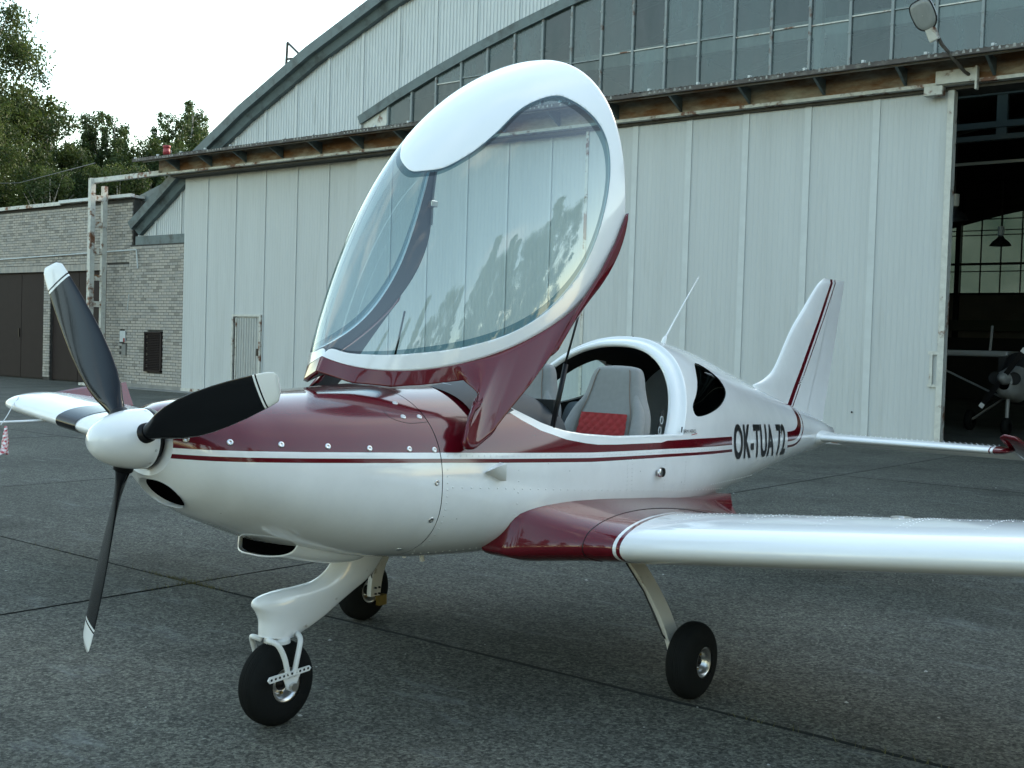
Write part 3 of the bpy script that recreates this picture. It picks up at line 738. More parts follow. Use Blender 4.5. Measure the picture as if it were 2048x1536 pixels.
# ================================================================== TREES
def leaf_cloud(seed, H, R, nb, nl, ls, droop, low=.22, shape='birch'):
    rg = np.random.default_rng(seed); cen = []; rad = []
    for i in range(nb):
        h = low+(1-low)*rg.random()**.85; 
        if shape == 'birch': env = R*(1-((h-.42)/.62)**2)**.5 if abs(h-.42) < .62 else .1
        elif shape == 'spruce': env = R*(1.02-h)
        else: env = R*(1-abs((h-.5)/.56)**2.6)**.5 if abs(h-.5) < .56 else .1
        a = rg.random()*2*PI; r = env*(rg.random()**.45)*rg.uniform(.65, 1.12)
        cen.append((r*math.cos(a), r*math.sin(a), h*H)); rad.append(rg.uniform(.45, 1.25)*R*.24)
    cen = np.array(cen); rad = np.array(rad); idx = rg.integers(0, nb, nl)
    d = rg.normal(size=(nl, 3)); d /= np.linalg.norm(d, axis=1)[:, None]; rr = rg.random(nl)**.5
    P = cen[idx]+d*(rr*rad[idx])[:, None]*np.array([1, 1, .75]); P[:, 2] -= droop*rg.random(nl)**2
    tone = np.clip(.5+.30*rg.normal(size=nb)[idx]+.18*rg.normal(size=nl)+.10*d[:, 2], 0, 1)
    n1 = rg.normal(size=(nl, 3)); n1[:, 2] -= droop*.6; n1 /= np.linalg.norm(n1, axis=1)[:, None]
    n2 = np.cross(n1, rg.normal(size=(nl, 3))); n2 /= np.linalg.norm(n2, axis=1)[:, None]
    s = ls*rg.uniform(.6, 1.3, nl)[:, None]
    V = np.stack([P-n1*s*.75, P+n2*s*.34, P+n1*s*.75, P-n2*s*.34], 1).reshape(-1, 3)
    F = np.arange(nl*4).reshape(-1, 4)
    return V, F, np.repeat(tone, 4), cen
def tree_meshes(seed, H, R, nb, nl, ls, droop, mat, shape='birch', low=.2):
    nl = int(nl*1.6); ls = ls*.8
    V, F, tone, cen = leaf_cloud(seed, H, R, nb, nl, ls, droop, low, shape)
    me = bpy.data.meshes.new('crown'); me.vertices.add(len(V)); me.vertices.foreach_set('co', V.ravel())
    me.loops.add(F.size); me.loops.foreach_set('vertex_index', F.ravel().astype(np.int32))
    me.polygons.add(len(F)); me.polygons.foreach_set('loop_start', np.arange(0, F.size, 4, dtype=np.int32)); me.polygons.foreach_set('loop_total', np.full(len(F), 4, dtype=np.int32))
    me.materials.append(mat); at = me.attributes.new('tone', 'FLOAT', 'POINT'); at.data.foreach_set('value', tone.astype(np.float32)); me.update(); me.validate()
    b = MB(); rg = np.random.default_rng(seed+1)
    b.tube([(0, 0, 0), (rg.normal()*.1, rg.normal()*.1, H*.3), (rg.normal()*.25, rg.normal()*.25, H*.62), (rg.normal()*.2, 0, H*.96)], [H*.016, H*.013, H*.008, H*.002], 8)
    for i in range(min(40, nb)):
        c = cen[i]; z0 = max(c[2]*.72-.3, H*.12); b.tube([(0, 0, z0), (c[0]*.5, c[1]*.5, (z0+c[2])*.5+.2), tuple(c)], [H*.005, H*.003, H*.001], 5)
    return me, b.data('trunk', bark, True)
T = {'b': tree_meshes(12, 17, 4.2, 120, 16000, .22, .8, leaf_b, 'round', .08),
     'c': tree_meshes(13, 24.6, 6.8, 330, 62000, .22, 1.0, leaf_b, 'round', .05), 'd': tree_meshes(14, 20.3, 2.3, 110, 15000, .21, 1.5, leaf_a, 'birch', .12),
     'e': tree_meshes(15, 20, 3.4, 90, 9000, .38, .2, leaf_b, 'spruce', .04)}
def tree(kind, x, y, s, rz, label, group):
    t = thing('tree' if kind != 'e' else 'spruce_tree', label, 'tree', (x, y, 0), group); t.scale = (s, s, s); t.rotation_euler[2] = rz
    for nm, me in (('crown', T[kind][0]), ('trunk', T[kind][1])):
        o = bpy.data.objects.new(nm, me); COL.objects.link(o); o.parent = t
GRP = 'trees behind the brick building'
tree('c', -85.5, 42.5, 1.03, .3, 'tallest dense tree cut by the left edge of the photo, rising above all the others', GRP)
tree('c', -79.5, 38, .78, 2.1, 'broad tree low at the far left, in front of the tallest tree', GRP)
tree('b', -84.0, 47.5, 1.12, 1.0, 'mid-height dark tree closing the gap right of the tallest tree', GRP)
tree('d', -89.2, 55, 1.02, .5, 'tall slender birch standing alone between the two gaps of sky', GRP)
tree('d', -87.0, 55.6, .99, 3.6, 'second stem-like birch crowding the right side of the tall slender birch', GRP)
tree('d', -86.0, 60, 1.04, 2.5, 'thin birch with twin top, left one of the pair beside the roof end', GRP)
tree('d', -87.2, 63.5, 1.12, 4.0, 'loose birch directly left of the hangar roof end', GRP)
tree('d', -85.5, 50.5, .84, 1.7, 'short narrow birch just left of the tall slender birch', GRP)
tree('b', -84.0, 57, .92, 3.9, 'low dark tree between the slender birch and the paired birches', GRP)
tree('b', -73.0, 47, .78, 5.2, 'yellowish low tree behind the red siren', GRP)
tree('b', -74.5, 42.5, .74, .4, 'low bushy tree right behind the ladder-like steel frame', GRP)
tree('b', -80.0, 50.0, .82, 2.8, 'dark low tree behind the roof edge of the brick building', GRP)
tree('b', -90.0, 60.0, 1.0, 1.8, 'dim tree deep in the gap behind the slender birch', GRP)
tree('b', -69.0, 52.0, .70, 4.8, 'green tree peeping under the beam beside the roof slope', GRP)
tree('b', -73, 33.0, .60, 3.3, 'squat tree above the roof of the brick building at the far left', GRP)
tree('b', -82, 56, 1.0, .7, 'rounded tree just right of the tall slender birch, a little lower than it', GRP)
tree('d', -79, 55.5, .84, 2.9, 'ragged small birch behind the rusty beam, left of the red siren', GRP)
tree('b', -79.5, 60, 1.05, 4.2, 'dark tree filling the gap below the paired birches', GRP)
tree('b', -90.5, 53, 1.0, 3.1, 'dark tree behind the left foot of the tall slender birch', GRP)
tree('b', -70.5, 57, .72, 1.9, 'low tree between siren and roof slope', GRP)
GR2 = 'trees across the apron mirrored in the canopy'
LB2 = 'tree across the apron seen only as a mirror image in the canopy'
k = 0
for (x, y, s, kd) in ((30, -4, .8, 'e'), (27, 3, .95, 'e'), (33, 9, .9, 'e'), (24, -10, .75, 'b'), (30, 16, 1.0, 'e'), (18, -16, .8, 'e'), (10, -22, .7, 'b'), (2, -27, .75, 'e'), (-8, -30, .8, 'b'), (-16, -33, .95, 'e'), (-26, -34, .8, 'b'), (-36, -32, .9, 'e'), (-46, -28, .8, 'b'), (-55, -20, .9, 'b'), (-60, -8, .85, 'e'), (24, 12, .7, 'b'), (36, 2, 1.1, 'b'), (-62, 4, .8, 'b'), (-31, -38, 1.0, 'b'), (6, -32, 1.0, 'b'), (16, -28, 1.1, 'e'), (29, 6, .9, 'b'), (32, 13, 1.0, 'b'), (28, -7, .95, 'b'), (35, 21, 1.1, 'b'), (22, -13, .9, 'e'), (38, 8, 1.1, 'e')):
    tree(kd, x, y, s, k*1.3, LB2, GR2); k += 1

# ================================================================== LIGHT AIRCRAFT
CX = -3.735
ac = thing('light_aircraft', 'white and maroon low-wing light aircraft with its canopy tipped open, on the apron', 'airplane', (CX, 4.0, 0))
ST = np.array([
 [2.54,1.335,1.085,.165,1.210,2.0,2.0],[2.60,1.352,1.015,.245,1.18,2.1,2.1],[2.72,1.368,.930,.325,1.13,2.2,2.2],
 [2.90,1.380,.845,.390,1.09,2.25,2.25],[3.10,1.390,.770,.440,1.06,2.3,2.3],[3.35,1.403,.705,.490,1.03,2.35,2.4],
 [3.65,1.420,.660,.535,1.01,2.4,2.5],[4.00,1.440,.635,.575,1.00,2.4,2.7],[4.50,1.50,.615,.615,1.00,2.4,2.8],
 [5.00,1.60,.615,.630,1.00,2.4,2.8],[5.40,1.670,.625,.620,1.00,2.4,2.8],[5.75,1.685,.645,.590,1.00,2.3,2.7],
 [6.20,1.635,.680,.515,1.01,2.2,2.5],[6.80,1.505,.740,.405,1.00,2.1,2.3],[7.40,1.365,.805,.295,1.01,2.0,2.2],
 [8.00,1.230,.860,.195,1.02,2.0,2.0],[8.50,1.120,.905,.120,1.01,2.0,2.0],[8.72,1.070,.960,.060,1.01,2.0,2.0]])
def stn(y, k):
    X = ST[:, 0]; V = ST[:, k]; m = np.gradient(V, X); y = np.asarray(y, float)
    i = np.clip(np.searchsorted(X, y)-1, 0, len(X)-2); h = X[i+1]-X[i]; t = (y-X[i])/h
    return (2*t**3-3*t**2+1)*V[i]+(t**3-2*t**2+t)*h*m[i]+(-2*t**3+3*t**2)*V[i+1]+(t**3-t**2)*h*m[i+1]
def half(y, z):
    zt, zb, hw, zm, n1, n2 = [float(stn(y, k)) for k in range(1, 7)]
    t = (z-zm)/(zt-zm) if z > zm else (zm-z)/(zm-zb); n = n1 if z > zm else n2
    return hw*max(1-min(t, 1)**n, 0)**(1/n)
def fus(ys, nt_, inset=0.0):
    th = np.linspace(-PI, PI, nt_+1)[:-1]; co, si = np.cos(th)[None], np.sin(th)[None]; y = np.asarray(ys)
    p = {k: stn(y, k)[:, None] for k in range(1, 7)}
    n = np.where(si > 0, p[5], p[6]); h = np.where(si > 0, p[1]-p[4], p[4]-p[2])-inset
    dx = (p[3]-inset)*np.sign(co)*abs(co)**(2/n); z = p[4]+h*np.sign(si)*abs(si)**(2/n)
    return np.stack([dx, np.broadcast_to(y[:, None], dx.shape), z], -1).reshape(-1, 3), gridF(len(y), nt_, True)
WINP = catmull([(5.958,1.542),(6.092,1.512),(6.206,1.453),(6.226,1.394),(6.174,1.352),(6.034,1.304),(5.877,1.273),(5.710,1.254),(5.615,1.257),(5.589,1.29),(5.608,1.322),(5.695,1.376),(5.784,1.443),(5.855,1.499)], 4, True)
SILL = [(3.90,1.62),(3.93,1.47),(3.98,1.425),(4.03,1.378),(4.125,1.328),(4.174,1.299),(4.261,1.256),(4.331,1.234),(4.407,1.215),(4.538,1.196),(4.634,1.188),(4.783,1.176),(5.189,1.167),(5.9,1.15)]
BAND = [(4.02,1.36),(4.095,1.314),(4.15,1.273),(4.241,1.226),(4.316,1.204),(4.394,1.181),(4.526,1.159),(4.622,1.148),(4.776,1.142),(5.184,1.134),(5.246,1.141)]
def li(P, y): return np.interp(y, [p[0] for p in P], [p[1] for p in P])
S1 = [(2.54,1.199),(2.72,1.191),(2.947,1.181),(3.608,1.154),(3.945,1.139),(4.564,1.113),(5.243,1.098),(6.123,1.070),(7.4,1.020)]
S2 = [(2.54,1.177),(2.72,1.168),(2.943,1.158),(3.602,1.130),(3.939,1.114),(4.563,1.088),(5.242,1.072),(6.124,1.045),(7.4,.99)]
S3 = [(2.54,1.160),(2.718,1.151),(2.94,1.141),(3.599,1.113),(3.937,1.097),(4.561,1.069),(5.242,1.056),(6.128,1.029),(7.4,.97)]
MTOP = [(5.246,1.141),(5.63,1.134),(6.128,1.119),(7.4,1.08)]
ARCHY = lambda z: 5.40+(z-1.13)*.66          # front edge of the fixed rear body
def signed_line(P, Q):
    P = np.array(P, float); Q = np.array(Q, float); d = np.full(len(Q), 1e9); sg = np.ones(len(Q))
    for i in range(1, len(P)):
        a, b = P[i-1], P[i]; ab = b-a; L = max((ab**2).sum(), 1e-12)
        t = np.clip(((Q-a)@ab)/L, 0, 1); pr = a+t[:, None]*ab; e = np.hypot(*(Q-pr).T); cr_ = ab[0]*(Q[:, 1]-a[1])-ab[1]*(Q[:, 0]-a[0])
        m = e < d; d = np.where(m, e, d); sg = np.where(m, np.sign(cr_), sg)
    return d*sg
TA = catmull([(7.30,1.052),(7.53,1.052),(7.64,1.075),(7.72,1.13),(7.765,1.20),(7.79,1.25),(7.80,1.32)], 5)
TB = catmull([(7.30,.985),(7.54,.985),(7.68,1.015),(7.78,1.085),(7.83,1.17),(7.855,1.24),(7.86,1.32)], 5)
def paint(V):
    y, z = V[:, 1], V[:, 2]; q = np.stack([y, z], 1)
    up = np.where(y < 4.0, z+9.0, np.where(y < 5.246, li(BAND, y), li(MTOP, y)))
    return {'q1': z-li(S1, y), 'q2': z-li(S2, y), 'q3': z-li(S3, y), 'qu': z-up, 'ta': signed_line(TA, q), 'tb': signed_line(TB, q), 'yy': y}
# two tone paint : threshold of a signed distance carried by the mesh
def twotone(name, attr, c_in, c_out, rough=.15):
    m = bpy.data.materials.new(name); m.use_nodes = True; t = m.node_tree; b = t.nodes['Principled BSDF']
    at = N(t, 'ShaderNodeAttribute'); at.attribute_name = attr
    lt = N(t, 'ShaderNodeMath', operation='LESS_THAN'); lt.inputs[1].default_value = 0; t.links.new(at.outputs['Fac'], lt.inputs[0])
    mxn = N(t, 'ShaderNodeMixRGB'); mxn.inputs[1].default_value = (*c_out, 1); mxn.inputs[2].default_value = (*c_in, 1)
    t.links.new(lt.outputs[0], mxn.inputs[0]); t.links.new(mxn.outputs[0], b.inputs['Base Color'])
    tco = N(t, 'ShaderNodeTexCoord'); ng = N(t, 'ShaderNodeTexNoise'); ng.inputs['Scale'].default_value = 5; ng.inputs['Detail'].default_value = 8; ng.inputs['Roughness'].default_value = .7; t.links.new(tco.outputs['Object'], ng.inputs['Vector'])
    rg_ = N(t, 'ShaderNodeMapRange'); rg_.inputs[1].default_value = .3; rg_.inputs[2].default_value = .75; rg_.inputs[3].default_value = 1.0; rg_.inputs[4].default_value = .90; t.links.new(ng.outputs['Fac'], rg_.inputs[0])
    vs = N(t, 'ShaderNodeTexVoronoi'); vs.inputs['Scale'].default_value = 9; t.links.new(tco.outputs['Object'], vs.inputs['Vector']); sp_ = N(t, 'ShaderNodeMapRange'); sp_.inputs[1].default_value = .022; sp_.inputs[2].default_value = .034; sp_.inputs[3].default_value = .45; sp_.inputs[4].default_value = 1; t.links.new(vs.outputs['Distance'], sp_.inputs[0])
    mm = N(t, 'ShaderNodeMath', operation='MULTIPLY'); t.links.new(rg_.outputs[0], mm.inputs[0]); t.links.new(sp_.outputs[0], mm.inputs[1]); mg_ = N(t, 'ShaderNodeVectorMath', operation='SCALE'); t.links.new(mxn.outputs[0], mg_.inputs[0]); t.links.new(mm.outputs[0], mg_.inputs['Scale']); t.links.new(mg_.outputs[0], b.inputs['Base Color'])
    rr2 = N(t, 'ShaderNodeMapRange'); rr2.inputs[3].default_value = .02; rr2.inputs[4].default_value = .12; t.links.new(ng.outputs['Fac'], rr2.inputs[0]); t.links.new(rr2.outputs[0], b.inputs['Coat Roughness'])
    b.inputs['Roughness'].default_value = rough; b.inputs['Specular IOR Level'].default_value = .2; b.inputs['Coat Weight'].default_value = .8; b.inputs['Coat Roughness'].default_value = .03
    n3 = N(t, 'ShaderNodeTexNoise'); n3.inputs['Scale'].default_value = 2.2; n3.inputs['Detail'].default_value = 2
    bn = N(t, 'ShaderNodeBump'); bn.inputs['Strength'].default_value = .10; bn.inputs['Distance'].default_value = .02
    t.links.new(n3.outputs['Fac'], bn.inputs['Height']); t.links.new(bn.outputs[0], b.inputs['Coat Normal']); t.links.new(bn.outputs[0], b.inputs['Normal'])
    return m
def fusepaint():
    m = twotone('fuselage_two_tone', 'q1', RED, WHITE); t = m.node_tree
    def A(n): x = N(t, 'ShaderNodeAttribute'); x.attribute_name = n; return x.outputs['Fac']
    def M(op, a, b):
        x = N(t, 'ShaderNodeMath', operation=op)
        for i, v in enumerate((a, b)):
            if v is None: continue
            if isinstance(v, (int, float)): x.inputs[i].default_value = v
            else: t.links.new(v, x.inputs[i])
        return x.outputs[0]
    yy = A('yy'); main = M('MULTIPLY', M('GREATER_THAN', A('q1'), 0), M('LESS_THAN', A('qu'), 0))
    rib = M('MULTIPLY', M('GREATER_THAN', A('q3'), 0), M('LESS_THAN', A('q2'), 0))
    f = M('MULTIPLY', M('MAXIMUM', main, rib), M('LESS_THAN', yy, 6.145))
    ta = M('LESS_THAN', M('ABSOLUTE', A('ta'), None), .033); tb = M('LESS_THAN', M('ABSOLUTE', A('tb'), None), .0085)
    g2 = M('MULTIPLY', M('MAXIMUM', ta, tb), M('GREATER_THAN', yy, 7.372))
    r = M('MAXIMUM', f, g2); mix = [n for n in t.nodes if n.type == 'MIX_RGB'][0]
    t.links.new(r, mix.inputs[0]); return m
body_paint = fusepaint()
def A2W(V): V = np.array(V, float); V[:, 0] += CX; return V
# cowling (front to the fire wall seam)
SEAM = 3.60
INL = catmull([(.0,1.070),(.055,1.066),(.092,1.045),(.105,1.012),(.092,.982),(.055,.962),(0,.956),(-.055,.962),(-.092,.982),(-.105,1.012),(-.092,1.045),(-.055,1.066)], 5, True)
def inlet_sdf(V):
    f = poly_sdf(INL, np.stack([V[:, 0], V[:, 2]], 1)); return np.where(V[:, 1] < 2.86, f, 1.0)
V, F = fus(np.linspace(2.54, SEAM, 110), 200)
V2, F2, _ = clip(V, F, inlet_sdf(V))
cowl = mob('engine_cowling', A2W(V2), F2, body_paint, ac, True, paint(V2))
th = np.linspace(0, 2*PI, 48, endpoint=False)
# cowl nose ring closing the front
fr0, _ = fus([2.54], 200); b = MB(); b.add([(v[0]+CX, v[1], v[2]) for v in fr0]+[(CX+.1*(v[0])/.2, 2.56, 1.21+(v[2]-1.21)*.5) for v in fr0], [(i, (i+1) % 200, (i+1) % 200+200, i+200) for i in range(200)])
b.build('cowl_nose_ring', white, cowl, True)
# inlet lip, duct and a flat black plate painting the shade inside
for s in (1,):
    L = INL; n = len(L); b = MB()
    def yfront(dx, z):
        lo, hi = 2.54, 3.0
        for _ in range(24):
            mid = (lo+hi)/2
            zt, zb = float(stn(mid, 1)), float(stn(mid, 2))
            inside = zb < z < zt and half(mid, z) >= abs(dx)
            if inside: hi = mid
            else: lo = mid
        return hi
    front = [(CX+s*p[0], yfront(p[0], p[1])-.002, p[1]) for p in L]
    c0 = L.mean(0)
    mid_ = [(CX+s*(c0[0]+(p[0]-c0[0])*.93), f[1]+.03, c0[1]+(p[1]-c0[1])*.93) for p, f in zip(L, front)]
    back = [(CX+s*(c0[0]+(p[0]-c0[0])*.88), 2.86, c0[1]+(p[1]-c0[1])*.88+.02) for p in L]
    lip = [(CX+s*(c0[0]+(p[0]-c0[0])*1.06), f[1]-.004, c0[1]+(p[1]-c0[1])*1.06) for p, f in zip(L, front)]
    b.add(lip+front+mid_+back, gridF(4, n, True)); b.build('inlet_duct', white, cowl, True)
    b = MB(); rad = [(v[0], f[1]+.022, v[2]) for v, f in zip(mid_, front)]
    cen_ = np.mean(rad, 0); b.add([tuple(cen_)]+rad, [(0, i+1, (i+1) % n+1) for i in range(n)]); 
    rb = b.build('inlet_shade_plate', voidm, cowl)

# chin scoop: boxy duct under the cowl, open to the front
CH = [(3.03,.188,.728),(3.10,.196,.714),(3.20,.204,.692),(3.32,.206,.672),(3.44,.200,.660),(3.51,.190,.660),(3.555,.175,.672),(3.59,.15,.70),(3.62,.12,.74)]
C2 = catmull(CH, 5); V = []; nq = 48
for (y, w, zb) in C2:
    for k in range(nq):
        a_ = PI+PI*k/(nq-1); c, s_ = math.cos(a_), math.sin(a_); dx = w*math.copysign(abs(c)**.38, c); z = .86+(.86-zb)*math.copysign(abs(s_)**.42, s_)
        fy = max(0, 1-(y-3.03)/.3); V.append((dx, y+.11*(dx/.2)**2*fy, z))
sc = mob('chin_scoop', A2W(V), gridF(len(C2), nq), white, cowl, True); sm_ = sc.modifiers.new('thick', 'SOLIDIFY'); sm_.thickness = .006; sm_.offset = 1
b = MB()
for i in range(21):
    dx = -.178+.0178*i
    for z in (.735 if abs(dx) < .17 else .755, .86): b.V.append((CX+dx, 3.055+.11*(dx/.2)**2, z))
b.F += gridF(21, 2); b.M += [0]*20
b.build('scoop_shade_plate', voidm, cowl)  # curved black sheet behind the lip, stands in for shade inside the scoop
# rest of the fuselage
ys = np.concatenate([np.linspace(SEAM+.004, 6.3, 240), np.linspace(6.31, 8.72, 220)])
V, F = fus(ys, 220)
pm = paint(V)
fo = np.maximum(li(SILL, V[:, 1])-V[:, 2], V[:, 1]-ARCHY(V[:, 2]))     # <0 inside cockpit opening
fo = np.where(V[:, 1] > 3.86, fo, np.maximum(fo, 3.86-V[:, 1]))
fo = np.maximum(fo, 3.90-V[:, 1]+0*V[:, 0])
fw = np.where((abs(V[:, 0]) > .3) & (V[:, 2] > 1.1), poly_sdf(WINP, V[:, 1:3]), 1.0)
V2, F2, A = clip(V, F, fo, {**pm, 'w': fw}); wv = A.pop('w'); V2b, F2b, A2 = clip(V2, F2, wv, A)
body = mob('fuselage_shell', A2W(V2b), F2b, body_paint, ac, True, A2)
for s, nm, mt in ((1, 'side_window', tintglass), (-1, 'side_window', clearw)):
    m = (V[:, 0]*s > .05); f_ = np.where(m, fw, 1.0); Vw, Fw, _ = clip(V, F, f_, keep_pos=False)
    Vw[:, 0] -= s*.006; w_ = mob(nm, A2W(Vw), Fw, mt, body, True)
# starboard door window as seen through the cockpit : the inner shell has a big clear aperture
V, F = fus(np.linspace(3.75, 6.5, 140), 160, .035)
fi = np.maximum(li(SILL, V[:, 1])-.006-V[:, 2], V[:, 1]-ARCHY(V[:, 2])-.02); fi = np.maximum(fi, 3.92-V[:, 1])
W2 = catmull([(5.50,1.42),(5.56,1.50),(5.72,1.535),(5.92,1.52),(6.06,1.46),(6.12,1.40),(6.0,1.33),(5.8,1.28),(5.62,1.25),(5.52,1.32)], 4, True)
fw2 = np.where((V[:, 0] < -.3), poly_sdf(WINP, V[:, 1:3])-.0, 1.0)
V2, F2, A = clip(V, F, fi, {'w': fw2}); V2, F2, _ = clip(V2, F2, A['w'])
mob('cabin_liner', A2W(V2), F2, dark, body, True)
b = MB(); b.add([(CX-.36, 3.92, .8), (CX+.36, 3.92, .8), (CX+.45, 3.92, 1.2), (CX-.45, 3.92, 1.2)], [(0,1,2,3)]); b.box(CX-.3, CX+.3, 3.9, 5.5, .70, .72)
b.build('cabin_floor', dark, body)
# white rebate band around the cockpit opening (sill and rear arch)
def on_surface(y, z, inset=0.0):
    return half(y, z)-inset
# arch band : outer curve on the body, inner curve stepped inwards
na = 60; rows_ = []
for j, (yo, zi, wsc) in enumerate(((0.0, 0.0, 1.0), (-.002, -.004, .992), (-.004, -.012, .975), (-.045, -.020, .965), (-.085, -.036, .935), (-.095, -.052, .905), (-.075, -.058, .895))):
    r = []
    for i in range(na+1):
        t_ = PI*i/na
        # parametric point on the arch curve of the body
        zz = 1.145+(1.672-1.145)*math.sin(t_)**(2/2.6); y0 = ARCHY(zz)
        zt = float(stn(y0, 1)); zz = min(zz, zt-.0005); w = half(y0, zz)
        if abs(t_-PI/2) < .5: w = half(y0, zz)
        r.append((zz, y0))
    rows_.append(r)
def archpt(a_, yo, dz, wsc):
    # intersect plane y=ARCHY(z) with fuselage by angle a_
    lo, hi = 0.0, 1.2; o = (0.0, 1.12)
    for _ in range(26):
        mid = (lo+hi)/2; dx, z = o[0]+mid*math.cos(a_), o[1]+mid*math.sin(a_); y = ARCHY(z); zt = float(stn(y, 1))
        if z < zt and half(y, z) > abs(dx): lo = mid
        else: hi = mid
    return o[0]+lo*math.cos(a_)*wsc, ARCHY(o[1]+lo*math.sin(a_))+yo, o[1]+lo*math.sin(a_)*1.0+dz*max(math.sin(a_), 0.0)
prof = [(0.0, .001, 1.0), (-.012, -.002, .998), (-.016, -.012, .978), (-.055, -.020, .962), (-.095, -.036, .930), (-.100, -.055, .900), (-.070, -.062, .885)]
V = []
for (yo, dz, ws) in prof:
    for i in range(na+1): V.append(archpt(PI*(i/na)*1.0, yo, dz, ws))
mob('roll_arch_band', A2W(V), gridF(len(prof), na+1), white, body, True)
for s in (1, -1):
    V = []; yy = np.linspace(3.93, 5.42, 70)
    for y in yy:
        zs = float(li(SILL, y)); zs = min(zs, float(stn(y, 1))-.002); h = half(y, zs)
        for (dd, dz) in ((.002, -.004), (.0, .004), (-.016, .007), (-.045, .002), (-.05, -.03)): V.append((s*max(h+dd, 0), y, zs+dz))
    mob('cockpit_sill', A2W(V), gridF(len(yy), 5), white, body, True)
# coaming strip in front (white line round the windscreen base is hidden by the cowl top) and glare shield
V = []
for i in range(41):
    a_ = PI*i/40; c, s = math.cos(a_), math.sin(a_)
    for j, (y, sc_, zt) in enumerate(((3.86, .90, 1.425), (4.05, .90, 1.44), (4.25, .93, 1.435), (4.40, .95, 1.41), (4.46, .96, 1.38), (4.47, .95, 1.30))):
        V.append((.56*sc_*math.copysign(abs(c)**.8, c), y, 1.17+(zt-1.17)*abs(s)**.75))
V = np.array(V); mob('glare_shield', A2W(V), gridF(41, 6), hood, body, True)
b = MB(); b.box(CX-.5, CX+.5, 4.40, 4.44, .95, 1.36); b.build('instrument_panel', dark, body)
# rivets, camlocs, seams
rv = MB(); rv.lathe([(0, .0042), (.0012, .0036), (.0018, .0015), (.0019, 0)], (0, 0, 0), 'x', 6); rv_me = rv.data('rivet', white, True)
scw = MB(); scw.lathe([(0, .0125), (.002, .0125), (.0035, .010), (.0036, .004), (.0022, .0035), (.002, 0)], (0, 0, 0), 'x', 14); sc_me = scw.data('camloc', alu, True)
def stick(me, name, y, z, parent, out=.0, s=1):
    h = half(y, z); e = .004
    dy = (half(y+e, z)-half(y-e, z))/(2*e); dz = (half(y, z+e)-half(y, z-e))/(2*e)
    n = Vector((1, -dy, -dz)).normalized(); o = obj(name, me, parent)
    M = n.to_track_quat('X', 'Z').to_matrix().to_4x4(); M.translation = Vector((CX+h+out, y, z)); o.matrix_basis = M; return o
for (y, z) in ((2.57,1.232),(2.693,1.222),(2.879,1.21),(3.07,1.198),(3.255,1.184),(3.447,1.175),(3.575,1.167),(3.493,1.300),(3.575,1.298),(3.52,1.352),(3.572,1.033),(3.569,.876),(3.53,.74)):
    stick(sc_me, 'camloc', y, z, cowl)
rows = []
rows += [(3.63, z) for z in np.arange(.72, 1.10, .028)]+[(y, 1.008-.02*(y-3.66)-.09*(y-3.66)/1.5) for y in np.arange(3.66, 6.2, .052)]
rows += [(y, li(S1, y)-.012) for y in np.arange(3.64, 5.9, .035)]
rows += [(4.05, z) for z in np.arange(.86, 1.06, .05)]+[(4.86, z) for z in np.arange(.92, 1.06, .02)]+[(4.90, z) for z in np.arange(.92, 1.06, .02)]+[(5.22, z) for z in np.arange(.90, 1.04, .02)]+[(5.45, z) for z in np.arange(.88, 1.03, .02)]
rows += [(y, .70) for y in np.arange(3.66, 4.0, .035)]+[(y, .86-.03*(y-5.9)) for y in np.arange(5.85, 6.8, .04)]
RV = MB(); base = MB(); base.lathe([(0, .0045), (.0014, .0038), (.002, .0015), (.0021, 0)], (0, 0, 0), 'x', 6)
for (y, z) in rows:
    y, z = float(y), float(z); h = half(y, z)
    if h < .05: continue
    e = .004; n = Vector((1, -(half(y+e, z)-half(y-e, z))/(2*e), -(half(y, z+e)-half(y, z-e))/(2*e))).normalized()
    M = n.to_track_quat('X', 'Z').to_matrix().to_4x4(); M.translation = Vector((CX+h, y, z)); RV.add([M @ Vector(v) for v in base.V], base.F)
tag(RV.build('rivet_rows', white, body, True), kind='stuff')
# seam ring between cowl and body
V, F = fus([SEAM-.001, SEAM+.005], 160, .006); mob('cowl_seam', A2W(V), F, black, body)
# NACA vent and fuel drain knob
b = MB(); y0 = 3.935; h0 = half(y0, 1.06); b.add([(CX+h0+.004, y0-.10, 1.065), (CX+h0+.035, y0, 1.098), (CX+h0+.035, y0, 1.022), (CX+h0-.004, y0-.10, 1.058), (CX+h0-.02, y0, 1.100), (CX+h0-.02, y0, 1.018)], [(0,2,1), (0,1,4,3), (0,3,5,2)]); autosmooth(b.build('air_vent', white, body), 80)
b = MB(); b.add([(CX+h0+.034, y0+.001, 1.096), (CX+h0+.034, y0+.001, 1.024), (CX+h0-.01, y0+.001, 1.024), (CX+h0-.01, y0+.001, 1.096)], [(0,1,2,3)]); b.add([(CX+half(y_, z_)+.003, y_, z_) for y_, z_ in ((y0+.002, 1.020), (y0+.022, 1.020), (y0+.022, 1.100), (y0+.002, 1.100))], [(0,1,2,3)]); b.build('vent_mouth_shade', voidm, body)  # black sheets paint the shaded mouth, one strip lies on the skin behind
b = MB(); hk = half(5.137, .982); b.lathe([(-.02, .016), (.010, .016), (.012, .022), (.022, .022), (.026, .012), (.026, 0)], (CX+hk, 5.137, .982), 'x', 16); b.build('filler_knob', alu, body, True)
b = MB(); b.lathe([(-.01, .024), (.016, .024), (.016, 0)], (CX+hk, 5.172, .982), 'x', 16); b.build('filler_ring', black, body)
